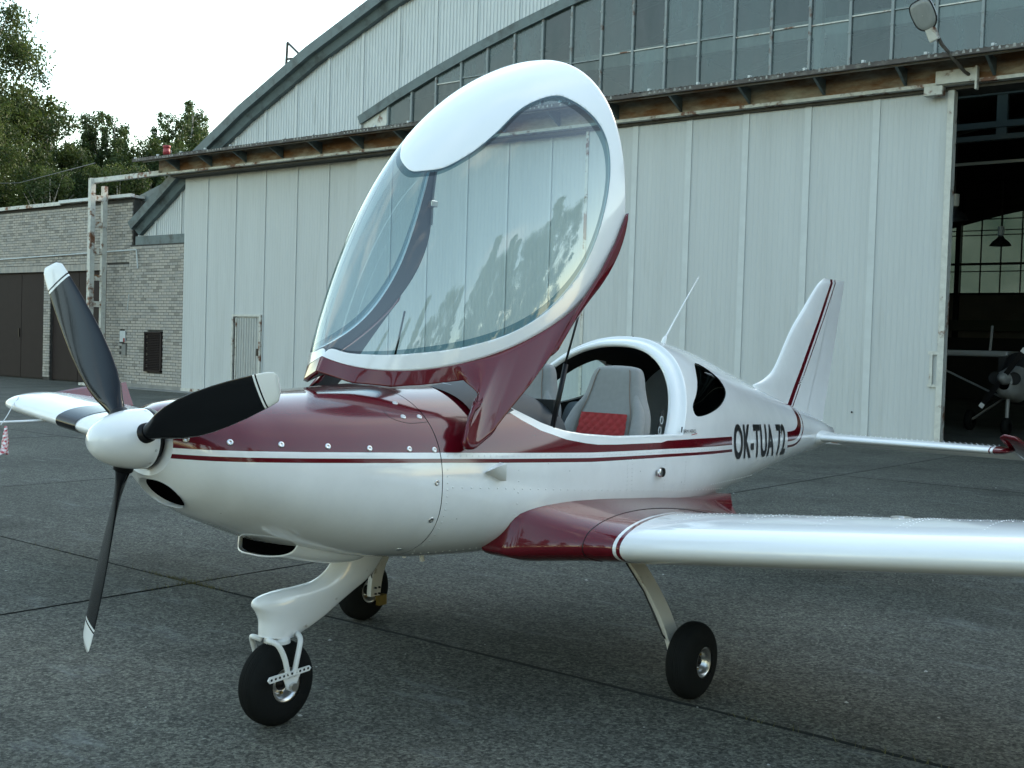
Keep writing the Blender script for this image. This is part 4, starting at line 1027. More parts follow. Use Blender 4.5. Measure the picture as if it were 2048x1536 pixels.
# cowl hatch outline
# upper exhaust bulge seam on cowl top: thin black access line
hp = catmull([(3.42,1.325),(3.43,1.295),(3.50,1.275),(3.60,1.278)], 6); b = MB(); b.tube([(CX+half(p[0], p[1])+.0, p[0], p[1]) for p in hp], .0012, 5); b.build('hatch_seam', black, cowl)

# lettering wrapped on the skin
def lettering(body_txt, y0, y1, zb0, zb1, hgt, mat, name, parent, bold=.0, out=.0035, shear=0.0):
    cu = bpy.data.curves.new(name, 'FONT'); cu.body = body_txt; cu.size = 1; cu.offset = bold; cu.shear = shear; cu.resolution_u = 6; cu.space_character = 1.06
    o = bpy.data.objects.new('tmp', cu); COL.objects.link(o); dg = bpy.context.evaluated_depsgraph_get(); me = bpy.data.meshes.new_from_object(o.evaluated_get(dg))
    bpy.data.objects.remove(o); bm = bmesh.new(); bm.from_mesh(me)
    xs_ = [v.co.x for v in bm.verts]; x0, x1 = min(xs_), max(xs_); ya, yb = min(v.co.y for v in bm.verts), max(v.co.y for v in bm.verts)
    for k in range(1, 60):
        bmesh.ops.bisect_plane(bm, geom=bm.verts[:]+bm.edges[:]+bm.faces[:], plane_co=(x0+(x1-x0)*k/60, 0, 0), plane_no=(1, 0, 0))
    for k in range(1, 8):
        bmesh.ops.bisect_plane(bm, geom=bm.verts[:]+bm.edges[:]+bm.faces[:], plane_co=(0, ya+(yb-ya)*k/8, 0), plane_no=(0, 1, 0))
    bmesh.ops.triangulate(bm, faces=bm.faces[:])
    for v in bm.verts:
        u = (v.co.x-x0)/(x1-x0); q = (v.co.y-ya)/(yb-ya); y = y0+(y1-y0)*u; z = zb0+(zb1-zb0)*u+hgt*q
        v.co = (CX+half(y, z)+out, y, z)
    bm.to_mesh(me); bm.free(); me.materials.clear(); me.materials.append(mat); me.name = name
    return obj(name, me, parent)
ink = pmat('black_vinyl', (.012, .013, .015), .35)
lettering('OK-TUA 72', 6.175, 7.315, .978, .928, .212, ink, 'registration_lettering', body, bold=.027)
lettering('BRM AERO', 5.425, 5.575, 1.172, 1.166, .020, ink, 'maker_lettering', body)
b = MB(); 
for (ya, za, yb, zb) in ((5.52, 1.158, 5.59, 1.163),): b.bar((CX+half(ya, za)+.002, ya, za), (CX+half(yb, zb)+.002, yb, zb), .002, .003)
b.build('maker_script_line', seatred, body)
b = MB(); b.add([(CX+half(5.40, z)+.003, y, z) for y, z in ((5.395,1.178),(5.405,1.176),(5.420,1.205),(5.405,1.207))], [(0,1,2,3)]); b.build('maker_emblem', ink, body)
# antenna
b = MB(); b.tube([(CX, 6.19, 1.630), (CX, 6.215, 1.685), (CX, 6.23, 1.70), (CX, 6.42, 1.90), (CX, 6.61, 2.09)], [.022, .014, .006, .0045, .003], 8); b.build('whip_antenna', white, ac, True)
# belly drain and small fittings
b = MB(); b.tube([(CX+.1, 3.95, .66), (CX+.1, 3.96, .60)], .012, 8); b.tube([(CX-.1, 4.02, .66), (CX-.1, 4.05, .58)], .01, 8); b.build('drain_pipe', steelp, ac)

# ---- fin, rudder, stabiliser
def foil_section(c, t, n=14, camber=0.0):
    x = (1-np.cos(np.linspace(0, PI, n)))/2
    yt = 5*t*(.2969*np.sqrt(x)-.126*x-.3516*x**2+.2843*x**3-.1036*x**4)
    yc = camber*4*x*(1-x)
    return x*c, yc+yt*c, yc-yt*c
FLE = catmull([(7.30,1.395),(7.46,1.40),(7.61,1.44),(7.75,1.52),(7.98,1.78),(8.20,1.965),(8.40,2.13),(8.52,2.195),(8.56,2.208)], 6)
def fLE(z): 
    i = np.argsort(FLE[:, 1]); return float(np.interp(z, FLE[i, 1], FLE[i, 0]))
def fTE(z): return float(np.interp(z, [1.05, 1.09, 2.05, 2.21], [8.61, 8.62, 8.90, 8.95]))
def fHG(z): return float(np.interp(z, [1.0, 1.17, 2.0, 2.21], [8.24, 8.29, 8.64, 8.73]))
zs = np.concatenate([np.linspace(1.04, 1.5, 16), np.linspace(1.53, 2.195, 20), [2.207]])
V = []; nf = 16
for z in zs:
    le = fLE(max(z, 1.397)); 
    if z < 1.4: le = 7.42
    te = fTE(z); t = .075 if z < 2.19 else .035; x, a_, b_ = foil_section(te-le, t*min(1, .9/(te-le)), nf)
    for i in range(nf): V.append((a_[i], le+x[i], z))
    for i in range(nf-2, 0, -1): V.append((b_[i], le+x[i], z))
V = np.array(V); m_ = 2*nf-2; F = gridF(len(zs), m_, True)+[tuple((len(zs)-1)*m_+k for k in range(m_))]
y, z = V[:, 1], V[:, 2]
# stripe lines on the fin
lnA0 = np.interp(z, [1.22, 2.2], [7.915, 8.655]); lnA1 = np.interp(z, [1.22, 2.2], [7.985, 8.70]); lnB0 = np.interp(z, [1.22, 2.2], [8.005, 8.742]); lnB1 = np.interp(z, [1.22, 2.2], [8.022, 8.762])
# dense fin mesh for crisp lines
finp = twotone('fin_two_tone', 'paint', RED, WHITE)
def densify(V, F, ny, nz, lay):
    return V, F
hz = []
fd = []; nfd = 120
zs2 = np.concatenate([np.linspace(1.04, 2.195, 70), [2.207]])
for z in zs2:
    le = fLE(max(z, 1.397)) if z >= 1.4 else 7.42; te = fTE(z); t = .075 if z < 2.19 else .03
    c = te-le; x = (1-np.cos(np.linspace(0, PI, nfd)))/2; tt = t*min(1, .75/c)*c
    yt = 5*tt*(.2969*np.sqrt(x)-.126*x-.3516*x**2+.2843*x**3-.1036*x**4)
    for i in range(nfd): fd.append((yt[i], le+x[i]*c, z))
    for i in range(nfd-2, 0, -1): fd.append((-yt[i], le+x[i]*c, z))
V = np.array(fd); m_ = 2*nfd-2; F = gridF(len(zs2), m_, True)
y, z = V[:, 1], V[:, 2]
A0 = np.interp(z, [1.22, 2.2], [7.912, 8.655]); A1 = np.interp(z, [1.22, 2.2], [7.985, 8.698]); B0 = np.interp(z, [1.22, 2.2], [8.008, 8.742]); B1 = np.interp(z, [1.22, 2.2], [8.026, 8.760])
pf = np.minimum(np.maximum(A0-y, y-A1), np.maximum(B0-y, y-B1))
hg = np.interp(z, [1.0, 1.17, 2.0, 2.21], [8.24, 8.29, 8.64, 8.73])
Vf, Ff, Af = clip(V, F, hg-y, {'paint': pf}); fin = mob('fin', A2W(Vf), Ff, finp, ac, True, Af)
top = [tuple((len(zs2)-1)*m_+k for k in range(m_))]
zbot = np.where(y > 8.2, 1.17-(y-8.29)*.30, 0)
Vr_, Fr_, Ar_ = clip(V, F, np.minimum(y-hg-.006, z-zbot), {'paint': pf}); rud = mob('rudder', A2W(Vr_), Fr_, finp, ac, True, Ar_)
tv = V[(len(zs2)-1)*m_:]; mob('fin_tip', A2W(tv), [tuple(range(m_))], white, fin)
# fillet between fin and stabiliser / tail cone
def planform(name, sections, mat, parent, side, caps=True, fmat=None, mats=None, n=26, attrs=None):
    V = []
    for (dx, le, te, zle, zte, t, cam_) in sections:
        c = te-le; x, up, dn = foil_section(1, t, n, cam_)
        zl = zle+(zte-zle)*x
        for i in range(n): V.append((side*dx, le+x[i]*c, zl[i]+up[i]*c))
        for i in range(n-2, 0, -1): V.append((side*dx, le+x[i]*c, zl[i]+dn[i]*c))
    m_ = 2*n-2; F = gridF(len(sections), m_, True)
    fm = None
    if fmat: fm = [fmat[j] for j in range(len(sections)-1) for _ in range(m_)]
    if caps: F.append(tuple((len(sections)-1)*m_+k for k in range(m_))); 
    if fm is not None and caps: fm.append(fmat[-1])
    return mob(name, A2W(V), F, mats or mat, parent, True, fmat=fm)
for s in (1, -1):
    planform('tailplane', [(.02, 8.02, 8.62, .995, 1.0, .18, 0), (.10, 8.08, 8.56, .998, 1.0, .16, 0), (.22, 8.14, 8.55, 1.0, 1.0, .15, 0), (1.30, 8.16, 8.55, 1.0, 1.0, .14, 0), (1.385, 8.165, 8.55, 1.0, 1.0, .14, 0), (1.395, 8.165, 8.55, 1.0, 1.0, .14, 0), (1.412, 8.167, 8.55, 1.0, 1.0, .14, 0), (1.46, 8.175, 8.54, 1.0, 1.0, .13, 0), (1.49, 8.21, 8.52, 1.0, 1.0, .09, 0), (1.50, 8.26, 8.5, 1.0, 1.0, .04, 0)], None, ac, s, fmat=[0,0,0,0,1,0,1,1,1], mats=[white, red])
    # elevator drooping trailing edge down, its horn standing up at the tip
    planform('elevator', [(.10, 8.56, 8.86, .99, .90, .12, 0), (1.45, 8.56, 8.84, .99, .90, .12, 0)], white, ac, s)
    planform('elevator_horn', [(1.47, 8.12, 8.84, 1.10, .90, .05, 0), (1.50, 8.10, 8.84, 1.115, .90, .09, 0), (1.56, 8.14, 8.82, 1.10, .90, .09, 0), (1.585, 8.22, 8.78, 1.07, .91, .04, 0)], red, ac, s)
    b = MB()
    for dx in np.arange(.25, 1.40, .038): b.lathe([(0, .004), (.002, .003), (.0024, 0)], (CX+s*dx, 8.30, 1.0+.0285), 'z', 5); b.lathe([(0, .004), (.002, .003), (.0024, 0)], (CX+s*dx, 8.40, 1.0+.0275), 'z', 5)
    tag(b.build('tailplane_rivets', white, ac, True), kind='stuff')
# tail fairing blob
planform('tail_fairing', [(0, 7.98, 8.70, 1.02, 1.0, .30, 0), (.06, 8.0, 8.68, 1.015, 1.0, .27, 0), (.11, 8.04, 8.62, 1.005, 1.0, .22, 0), (.20, 8.12, 8.57, 1.0, 1.0, .17, 0)], white, ac, 1)
planform('tail_fairing', [(0, 7.98, 8.70, 1.02, 1.0, .30, 0), (.06, 8.0, 8.68, 1.015, 1.0, .27, 0), (.11, 8.04, 8.62, 1.005, 1.0, .22, 0), (.20, 8.12, 8.57, 1.0, 1.0, .17, 0)], white, ac, -1)

# ---- wings
GT = [(4.0,.72),(4.022,.765),(4.052,.858),(4.12,.885),(4.201,.904),(4.4,.914),(4.64,.905),(5.196,.866),(5.758,.80),(6.08,.79)]
nw = 34
def wing_section(dx):
    zl = .625+.105*dx; le = 4.30 if dx < 3 else 4.30+.0*(dx-3); te = 5.70-.09*(dx-.9); 
    if dx > 4.27: q = (dx-4.27)/.22; le += .16*q**2.2; 
    c = te-le; th_ = .155 if dx < 4.27 else .155*(1-.85*((dx-4.27)/.22)**3)
    x, up, dn = foil_section(1, th_, nw, .022)
    zc = zl-.055*x
    return le+x*c, zc+up*c, zc+dn*c
def root_section():
    t = (1-np.cos(np.linspace(0, PI, nw)))/2; y = 4.0+t*2.08
    zu = np.interp(y, [p[0] for p in GT], [p[1] for p in GT]); zd = np.where(t < .12, .70-(t/.12)**.5*.075, .625)
    zd = np.where(t > .75, .625+(t-.75)/.25*.14, zd); zu[0] = .70; 
    return y, zu, zd
R0 = root_section()
def full_section(dx):
    a_ = wing_section(max(dx, .95))
    if dx >= .95: return a_
    w = max(0, 1-(dx-.56)/.39) if dx > .56 else 1; wu = w**2.6; wy = w**1.7; wd_ = w**1.3
    return R0[0]*wy+a_[0]*(1-wy), R0[1]*wu+a_[1]*(1-wu), R0[2]*wd_+(a_[2])*(1-wd_)
DX = [.42, .52, .56, .59, .62, .66, .70, .75, .80, .86, .905, .922, .938, .958, 1.0, 1.5, 2.0, 2.5, 3.0, 3.30, 3.5, 3.7, 3.9, 4.1, 4.27, 4.34, 4.35, 4.37, 4.38, 4.42, 4.45, 4.475, 4.49]
# materials per strip: 0 red,1 white
def stripcol(a_, b_):
    m = (a_+b_)/2
    if m < .905: return 0
    if m < .922: return 0
    if m < .938: return 1
    if m < .958: return 0
    if m < 4.34: return 1
    if m < 4.35: return 0
    if m < 4.37: return 1
    return 0
for s in (1, -1):
    V = []
    for dx in DX:
        y, zu, zd = full_section(dx)
        for i in range(nw): V.append((s*dx, y[i], zu[i]))
        for i in range(nw-2, 0, -1): V.append((s*dx, y[i], zd[i]))
    m_ = 2*nw-2; F = gridF(len(DX), m_, True); fm = [stripcol(DX[j], DX[j+1]) for j in range(len(DX)-1) for _ in range(m_)]
    F.append(tuple((len(DX)-1)*m_+k for k in range(m_))); fm.append(0)
    wing = mob('wing', A2W(V), F, [red, white], ac, True, fmat=fm)
    # upswept red tip plate at the rear
    b = MB(); tp = [(4.38, 4.60, 1.125), (4.44, 4.62, 1.135), (4.52, 5.02, 1.19), (4.56, 5.44, 1.225), (4.50, 5.42, 1.10), (4.36, 5.38, 1.05)]
    b.add([(CX+s*p[0], p[1], p[2]) for p in tp]+[(CX+s*(p[0]+.012), p[1]+.005, p[2]-.016) for p in tp], [(0,1,2,3,4,5), (11,10,9,8,7,6)]+[(i, i+6, (i+1) % 6+6, (i+1) % 6) for i in range(6)]); b.build('wing_tip_fin', red, wing)
    b = MB()
    def topz(dx, yy):
        y, zu, zd = full_section(dx); return float(np.interp(yy, y, zu)), float(np.interp(yy, y, zd))
    for dx in np.arange(1.0, 4.3, .04):
        for yy in (4.72, 4.95): z_ = topz(dx, yy)[0]; b.lathe([(-.001, .0034), (.0012, .0026), (.0014, 0)], (CX+s*dx, yy, z_), 'z', 5)
    for dx in (1.12, 1.45, 1.78, 2.11, 2.15, 2.44, 2.77, 3.1, 3.4):
        for yy in np.arange(4.5, 5.6, .035):
            zz = topz(dx, yy); b.lathe([(-.001, .0034), (.0012, .0026), (.0014, 0)], (CX+s*dx, yy, zz[0]), 'z', 5)
            if yy < 4.9: b.lathe([(.001, .0034), (-.0012, .0026), (-.0014, 0)], (CX+s*dx, yy, zz[1]), 'z', 5)
    tag(b.build('wing_rivets', white, wing, True), kind='stuff')
    fz = topz(2.02, 4.80)[0]; b = MB(); b.lathe([(-.003, .045), (.003, .045), (.004, .04), (.004, .012), (.007, .01), (.007, 0)], (CX+s*2.02, 4.80, fz), 'z', 24); b.build('fuel_cap', alu, wing)
    # root glove joint line
    y, zu, zd = full_section(.80); k0 = [(CX+s*.80, y[i], zu[i]+.0005) for i in range(nw-1, -1, -1)]+[(CX+s*.80, y[i], zd[i]-.0005) for i in range(1, 8)]
    b = MB(); b.tube(k0, .0022, 5); b.build('glove_seam', black, wing)
    # landing light window in the leading edge
    V = []; dd = np.linspace(3.40, 3.64, 12)
    for dx in dd:
        y, zu, zd = full_section(dx); pts = [(y[i], zu[i]) for i in range(12, -1, -1)]+[(y[i], zd[i]) for i in range(1, 8)]
        for p in pts: V.append((s*dx, p[0]-.004 if p[0] < 4.34 else p[0], p[1]+(.004 if p[1] > .625+.105*dx else -.004)))
    mob('landing_light_window', A2W(V), gridF(12, 20), blackprop, wing, True)
# pitot tube under the starboard wing
px_ = CX-3.88
b = MB(); b.tube([(px_, 4.55, .995), (px_, 4.35, .99), (px_, 4.2, .988), (px_, 3.80, .985)], [.010, .010, .009, .009], 10); b.build('pitot_tube', white, ac, True)

# ---- spinner and propeller
prop = obj('propeller', None, ac, loc=(CX, 2.47, 1.222))
HZ = 1.222
b = MB(); rr_ = []
for i in range(25):
    t_ = i/24; rr_.append((2.302+.222*t_, .112*math.sqrt(max(1-(1-t_)**2.1, 0))**1.0))
b.lathe(rr_, (CX, 0, HZ), 'y', 64)
sp = b.build('spinner', white, prop, True)
b = MB(); b.lathe([(2.524, .112), (2.527, .110), (2.527, .113), (2.533, .113), (2.533, .0)], (CX, 0, HZ), 'y', 64); b.lathe([(2.533, .09), (2.56, .09)], (CX, 0, HZ), 'y', 40); b.build('spinner_backplate', black, prop)
def blade(phi):
    rs = [.06, .10, .13, .17, .22, .28, .36, .45, .55, .64, .72, .752, .762, .770, .778, .82, .85, .866]
    ch = [.055, .058, .062, .080, .112, .135, .150, .155, .150, .140, .126, .120, .118, .117, .115, .104, .090, .060]
    th_ = [1.0, 1.0, .85, .5, .26, .17, .13, .11, .10, .095, .09, .09, .09, .09, .09, .09, .09, .08]
    be = [44, 43, 42, 38, 34, 30, 27, 24, 21, 19, 17, 16.5, 16.4, 16.3, 16.2, 15.5, 15, 15]
    rad = Vector((math.cos(phi), 0, math.sin(phi))); tan = Vector((-math.sin(phi), 0, math.cos(phi))); ay = Vector((0, 1, 0))
    V = []; n = 28
    for r, c, t, bb_ in zip(rs, ch, th_, be):
        bb_ = math.radians(bb_); cd = -tan*math.cos(bb_)+ay*math.sin(bb_); nd = cd.cross(rad).normalized()
        for k in range(n):
            a_ = 2*PI*k/n; u = math.cos(a_)*.5; v = math.sin(a_)*.5*t
            if t < .6: v *= (1+.3*math.cos(a_)); 
            slant = 0.0
            if r > .84: slant = -.02*(u+.5)
            V.append(Vector((CX, 2.47, HZ))+rad*(r+slant)+cd*(u*c-.1*c*0)+nd*(v*c))
    F = gridF(len(rs), n, True); F.append(tuple((len(rs)-1)*n+k for k in range(n)))
    fm = []
    for j in range(len(rs)-1):
        rm = (rs[j]+rs[j+1])/2; m = 0
        if .752 < rm < .762: m = 1
        if rm > .770: m = 1
        fm += [m]*n
    fm.append(1)
    o = mob('blade', V, F, [blackprop, white], prop, True, fmat=fm)
    cf = MB(); cf.tube([Vector((CX, 2.47, HZ))+rad*.05, Vector((CX, 2.47, HZ))+rad*.122], [.040, .036], 24); cf.build('blade_cuff', black, prop, True)
    return o
for dg_ in (16, 131, 252): blade(math.radians(dg_))
b = MB()
for k in range(12):
    a_ = 2*PI*k/12+.2; b.lathe([(-.002, .005), (.001, .0055), (.0015, 0)], (0, 0, 0), 'x', 8)
    M = Matrix.Rotation(-a_, 4, 'Y'); M.translation = Vector((CX+.112*math.cos(a_), 2.51, HZ+.112*math.sin(a_)))
    for i in range(len(b.V)-24, len(b.V)): b.V[i] = tuple(M @ Vector(b.V[i]))
b.build('spinner_screws', alu, prop)

# ---- landing gear
def wheel(name, cx_, y, z, R, w, parent, rimR, rim_out=1):
    t = obj(name, None, parent, loc=(cx_, y, z))
    pr = []; nn_ = 150
    for i in range(nn_+1):
        a_ = -1.0+2*i/nn_; x = a_*w/2; sh = (1-abs(a_)**2.8)**(1/2.2) if abs(a_) < 1 else 0
        r = rimR+.006+(R-rimR-.006)*sh
        if abs(a_) < .62:
            gph = (abs(a_)*5/.62*1.0) % 1.0
            if gph < .28: r -= .009
        pr.append((x, r))
    b = MB(); b.lathe(pr, (cx_, y, z), 'x', 72); b.build('tyre', rubber, t, True)
    for s in (1, -1):
        b = MB(); b.lathe([(s*w*.40, rimR+.010), (s*w*.47, rimR+.012), (s*w*.47, rimR-.004), (s*w*.30, rimR-.018), (s*w*.18, rimR-.022), (s*w*.14, rimR*.55), (s*w*.22, rimR*.45), (s*w*.22, rimR*.30)], (cx_, y, z), 'x', 40)
        b.build('rim', alu, t, True)
        b = MB(); b.lathe([(s*w*.20, rimR*.44), (s*w*.26, rimR*.40), (s*w*.26, rimR*.2), (s*w*.34, rimR*.18), (s*w*.34, 0)], (cx_, y, z), 'x', 20); b.build('hub', black, t, True)
        b = MB()
        for k in range(3):
            a_ = 2*PI*k/3+.7; yy, zz = y+math.cos(a_)*rimR*.62, z+math.sin(a_)*rimR*.62; b.lathe([(s*w*.14, .007), (s*w*.22, .007), (s*w*.22, 0)], (cx_, yy, zz), 'x', 6)
        b.build('rim_bolt', brass, t)
    return t
noseleg = obj('nose_gear', None, ac, loc=(CX, 3.2, 0))
NW = (CX, 3.190, .176)
wheel('nose_wheel', *NW, .178, .135, ac, .068)
# faired leg : sections along the leg from belly to bottom
secs = [  # (y front, y rear, z front, z rear, half thickness)
 (3.52, 3.86, .70, .70, .048), (3.475, 3.80, .62, .63, .050), (3.40, 3.72, .575, .55, .052), (3.30, 3.62, .562, .50, .056), (3.18, 3.53, .560, .455, .060),
 (3.085, 3.46, .545, .418, .062), (3.058, 3.42, .518, .400, .060), (3.080, 3.375, .485, .382, .056), (3.098, 3.335, .448, .368, .054), (3.100, 3.305, .412, .358, .053), (3.102, 3.292, .380, .352, .053)]
V = []; ns = 36; S_ = catmull(secs, 4)
for (yf, yr, zf, zr, hw) in S_:
    for k in range(ns):
        a_ = 2*PI*k/ns; u = (1-math.cos(a_))/2; w = hw*math.copysign(abs(math.sin(a_))**.75, math.sin(a_))*(1.0-.62*u**2.2)
        V.append((w, yf+(yr-yf)*u, zf+(zr-zf)*u))
V = np.array(V); mob('leg_fairing', A2W(V), gridF(len(S_), ns, True)+[tuple((len(S_)-1)*ns+k for k in range(ns))[::-1]], white, noseleg, True)
for s in (1, -1):
    for (ya, yb) in ((3.105, 3.170), (3.260, 3.205)):
        b = MB(); P_ = catmull([(CX+s*.02, ya+.02, .362), (CX+s*.050, ya, .372), (CX+s*.083, ya*.7+yb*.3, .355), (CX+s*.094, yb*.7+ya*.3, .30), (CX+s*.094, yb, .235), (CX+s*.094, (yb+3.19)/2, .222)], 5); b.tube(P_, .0115, 12); b.build('fork_tube', steelp, noseleg, True)
    if s < 0: continue
    b = MB(); xx = CX+s*.100
    b.add([(xx-.003, 3.070, .212), (xx-.003, 3.280, .226), (xx-.003, 3.290, .236), (xx-.003, 3.280, .247), (xx-.003, 3.070, .238), (xx-.003, 3.060, .225)]+[(xx+.003, 3.070, .212), (xx+.003, 3.280, .226), (xx+.003, 3.290, .236), (xx+.003, 3.280, .247), (xx+.003, 3.070, .238), (xx+.003, 3.060, .225)],
          [(0,1,2,3,4,5)[::-1], (6,7,8,9,10,11)]+[(i, (i+1) % 6, (i+1) % 6+6, i+6) for i in range(6)])
    pl = b.build('tow_plate', steelp, noseleg)
    b = MB()
    for k in range(10): b.lathe([(.0032, .0055), (.0036, .0055), (.0036, 0)], (xx, 3.078+.0215*k, .2255+.0013*k), 'x', 10)
    b.build('plate_hole', black, noseleg)
    b = MB(); b.add([(xx-.006, 3.150, .215), (xx-.006, 3.240, .222), (xx-.006, 3.210, .165), (xx-.006, 3.190, .155), (xx-.006, 3.170, .165), (xx-.012, 3.150, .215), (xx-.012, 3.240, .222), (xx-.012, 3.210, .165), (xx-.012, 3.190, .155), (xx-.012, 3.170, .165)], [(0,1,2,3,4), (9,8,7,6,5)]+[(i, i+5, (i+1) % 5+5, (i+1) % 5) for i in range(5)]); b.build('axle_bracket', steelp, noseleg)
    b = MB(); b.lathe([(s*.07, .012), (s*.105, .012), (s*.105, .018), (s*.118, .018), (s*.118, 0)], (CX, 3.190, .176), 'x', 12); b.build('axle_nut', alu, noseleg)
b = MB(); b.lathe([(.342, .0), (.342, .055), (.356, .055), (.40, .03)], (CX, 3.19, 0), 'z', 20); b.build('fork_crown', steelp, noseleg)
b = MB()
for (y, z) in ((3.70, .575), (3.52, .475), (3.35, .385)): b.lathe([(0, .0055), (.003, .005), (.0035, 0)], (CX+.031, y-.03, z+.01), 'x', 8)
b.build('fairing_screw', alu, noseleg)
mainpaint = pmat('chipped_leg_paint', (.55, .54, .50), .45, col2=(.20, .17, .12), mscale=9, mlo=.56, mhi=.66)
for s in (1, -1):
    mg = obj('main_gear', None, ac, loc=(CX+s*1.08, 4.75, 0))
    wheel('main_wheel', CX+s*1.085, 4.75, .176, .178, .135, ac, .066)
    P_ = catmull([(.70, 4.72, .66), (.78, 4.725, .58), (.86, 4.73, .48), (.925, 4.735, .38), (.97, 4.742, .28), (.992, 4.75, .20), (.995, 4.75, .15)], 5)
    V = []; 
    for i, p in enumerate(P_):
        q = i/(len(P_)-1); w = .058-.014*q; tk = .013
        d = P_[min(i+1, len(P_)-1)]-P_[max(i-1, 0)]; d = d/np.linalg.norm(d); nrm_ = np.array([d[2], 0, -d[0]])
        for (a_, c_) in ((-w, -tk), (-w*.85, tk), (w*.85, tk), (w, -tk)): v = p+np.array([0, a_, 0])+nrm_*c_; V.append((s*v[0], v[1], v[2]))
    lg = mob('leg', A2W(V), gridF(len(P_), 4, True)+[tuple(4*(len(P_)-1)+k for k in range(4))], mainpaint, mg)
    b = MB(); b.box(*(sorted((CX+s*.99, CX+s*1.04))), 4.79, 4.85, .085, .145); b.build('brake_caliper', brass, mg)
    b = MB()
    for (y, z) in ((4.735, .20), (4.765, .20), (4.735, .165), (4.765, .165)): b.lathe([(-s*.012, .006), (-s*.022, .006), (-s*.022, 0)], (CX+s*.985, y, z), 'x', 8)
    b.build('axle_bolt', black, mg)
    b = MB(); b.tube([(CX+s*.72, 4.67, .64), (CX+s*.86, 4.675, .47), (CX+s*.96, 4.69, .28), (CX+s*1.0, 4.75, .2)], .004, 6); b.build('brake_hose', black, lg)

# ---- seats and cabin
pipe_m = pmat('tan_seam_thread', (.22, .17, .14), .8)
def seat(cxs):
    st_ = obj('seat', None, ac, loc=(CX+cxs, 5.2, .8))
    # backrest: stacked slices leaning back
    sl2 = [(1.00, 5.14, .235, .075), (1.10, 5.17, .240, .075), (1.20, 5.20, .235, .070), (1.27, 5.22, .222, .066), (1.33, 5.235, .195, .060), (1.40, 5.25, .170, .055), (1.46, 5.262, .155, .050), (1.50, 5.268, .135, .040), (1.515, 5.27, .09, .022), (1.52, 5.27, .02, .005)]
    S2_ = catmull(sl2, 4); V = []; n = 40
    for (z, y, hw, hd) in S2_:
        for k in range(n):
            a_ = 2*PI*k/n; c, s = math.cos(a_), math.sin(a_); V.append((cxs+max(hw, 0)*math.copysign(abs(c)**.45, c), y+max(hd, 0)*math.copysign(abs(s)**.6, s), z))
    mob('backrest', A2W(V), gridF(len(S2_), n, True), seatgrey, st_, True)
    for s in (-1, 1):
        b = MB(); b.tube(catmull([(CX+cxs+s*hw*.70, y-hd*1.01, z) for z, y, hw, hd in sl2[:8]], 4), .0028, 6); b.build('seam_piping', pipe_m, st_)
    # quilted red centre pad
    V = []; nx_, nz_ = 44, 34
    for j in range(nz_+1):
        z = .95+(1.268-.95)*j/nz_; y0 = 5.14+(z-1.0)*.296-.073; w = .165-.02*(z-1.0)/.27
        for i in range(nx_+1):
            x = -w+2*w*i/nx_; u, v = (x+z)/.052, (x-z)/.052; q = min(abs((u % 1)-.5), abs((v % 1)-.5)); 
            V.append((cxs+x, y0-.004-.006*min(1, (0.5-max(0, .5-min(.5, (min((u % 1), 1-(u % 1), (v % 1), 1-(v % 1)))*3)))*2), z))
    mob('quilted_pad', A2W(V), gridF(nz_+1, nx_+1), seatred, st_, True)
    for s in (-1, 1):
        b = MB(); P_ = catmull([(CX+cxs+s*.215, 5.10, 1.0), (CX+cxs+s*.215, 5.12, 1.15), (CX+cxs+s*.195, 5.17, 1.26), (CX+cxs+s*.16, 5.20, 1.33), (CX+cxs+s*.14, 5.235, 1.40)], 6); b.tube(P_, [.040*(1-.7*(i/(len(P_)-1))**2) for i in range(len(P_))], 14); b.build('side_bolster', seatgrey, st_, True)
    b = MB(); b.box(CX+cxs-.22, CX+cxs+.22, 4.68, 5.12, .80, .95); bevel(b.build('seat_cushion', seatgrey, st_), .04, 3)
    return st_
seat(.29); seat(-.29)
b = MB(); b.bar((CX+.545, 5.24, 1.05), (CX+.53, 5.34, 1.29), .004, .035, up=(0, 1, 0)); sb_ = b.build('harness_strap', ink, ac)
b = MB()
for k in range(4):
    q = k/4; c = Vector((CX+.5485-.015*q, 5.25+.09*q, 1.075+.055*k)); pts = [c+Vector((0, .013*math.cos(a_), .020*math.sin(a_))) for a_ in np.linspace(0, 2*PI, 13)]; b.tube(pts, .003, 5, caps=False)
b.build('strap_print', stripm, sb_)
# centre console plate with hand hole behind the seats
pl_ = catmull([(-.10,.95),(-.13,1.12),(-.12,1.24),(-.085,1.30),(0,1.305),(.085,1.30),(.12,1.24),(.13,1.12),(.10,.95)], 4)
hl_ = [(.062*math.copysign(abs(math.cos(a_))**.6, math.cos(a_)), 1.255+.021*math.copysign(abs(math.sin(a_))**.6, math.sin(a_))) for a_ in np.linspace(0, 2*PI, 24, endpoint=False)]
V = [(CX+.00+p[0], 5.33+(p[1]-1.2)*.2, p[1]) for p in pl_]; b = MB(); b.add(V+[(v[0], v[1]+.03, v[2]) for v in V], [tuple(range(len(V)))[::-1], tuple(range(len(V), 2*len(V)))]+[(i, i+len(V), i+1+len(V), i+1) for i in range(len(V)-1)])
cp = b.build('seat_divider', greyp, ac); 
b = MB(); b.add([(CX+p[0], 5.327+(p[1]-1.2)*.2, p[1]) for p in hl_], [tuple(range(24))[::-1]]); b.build('hand_hole', dark, cp)

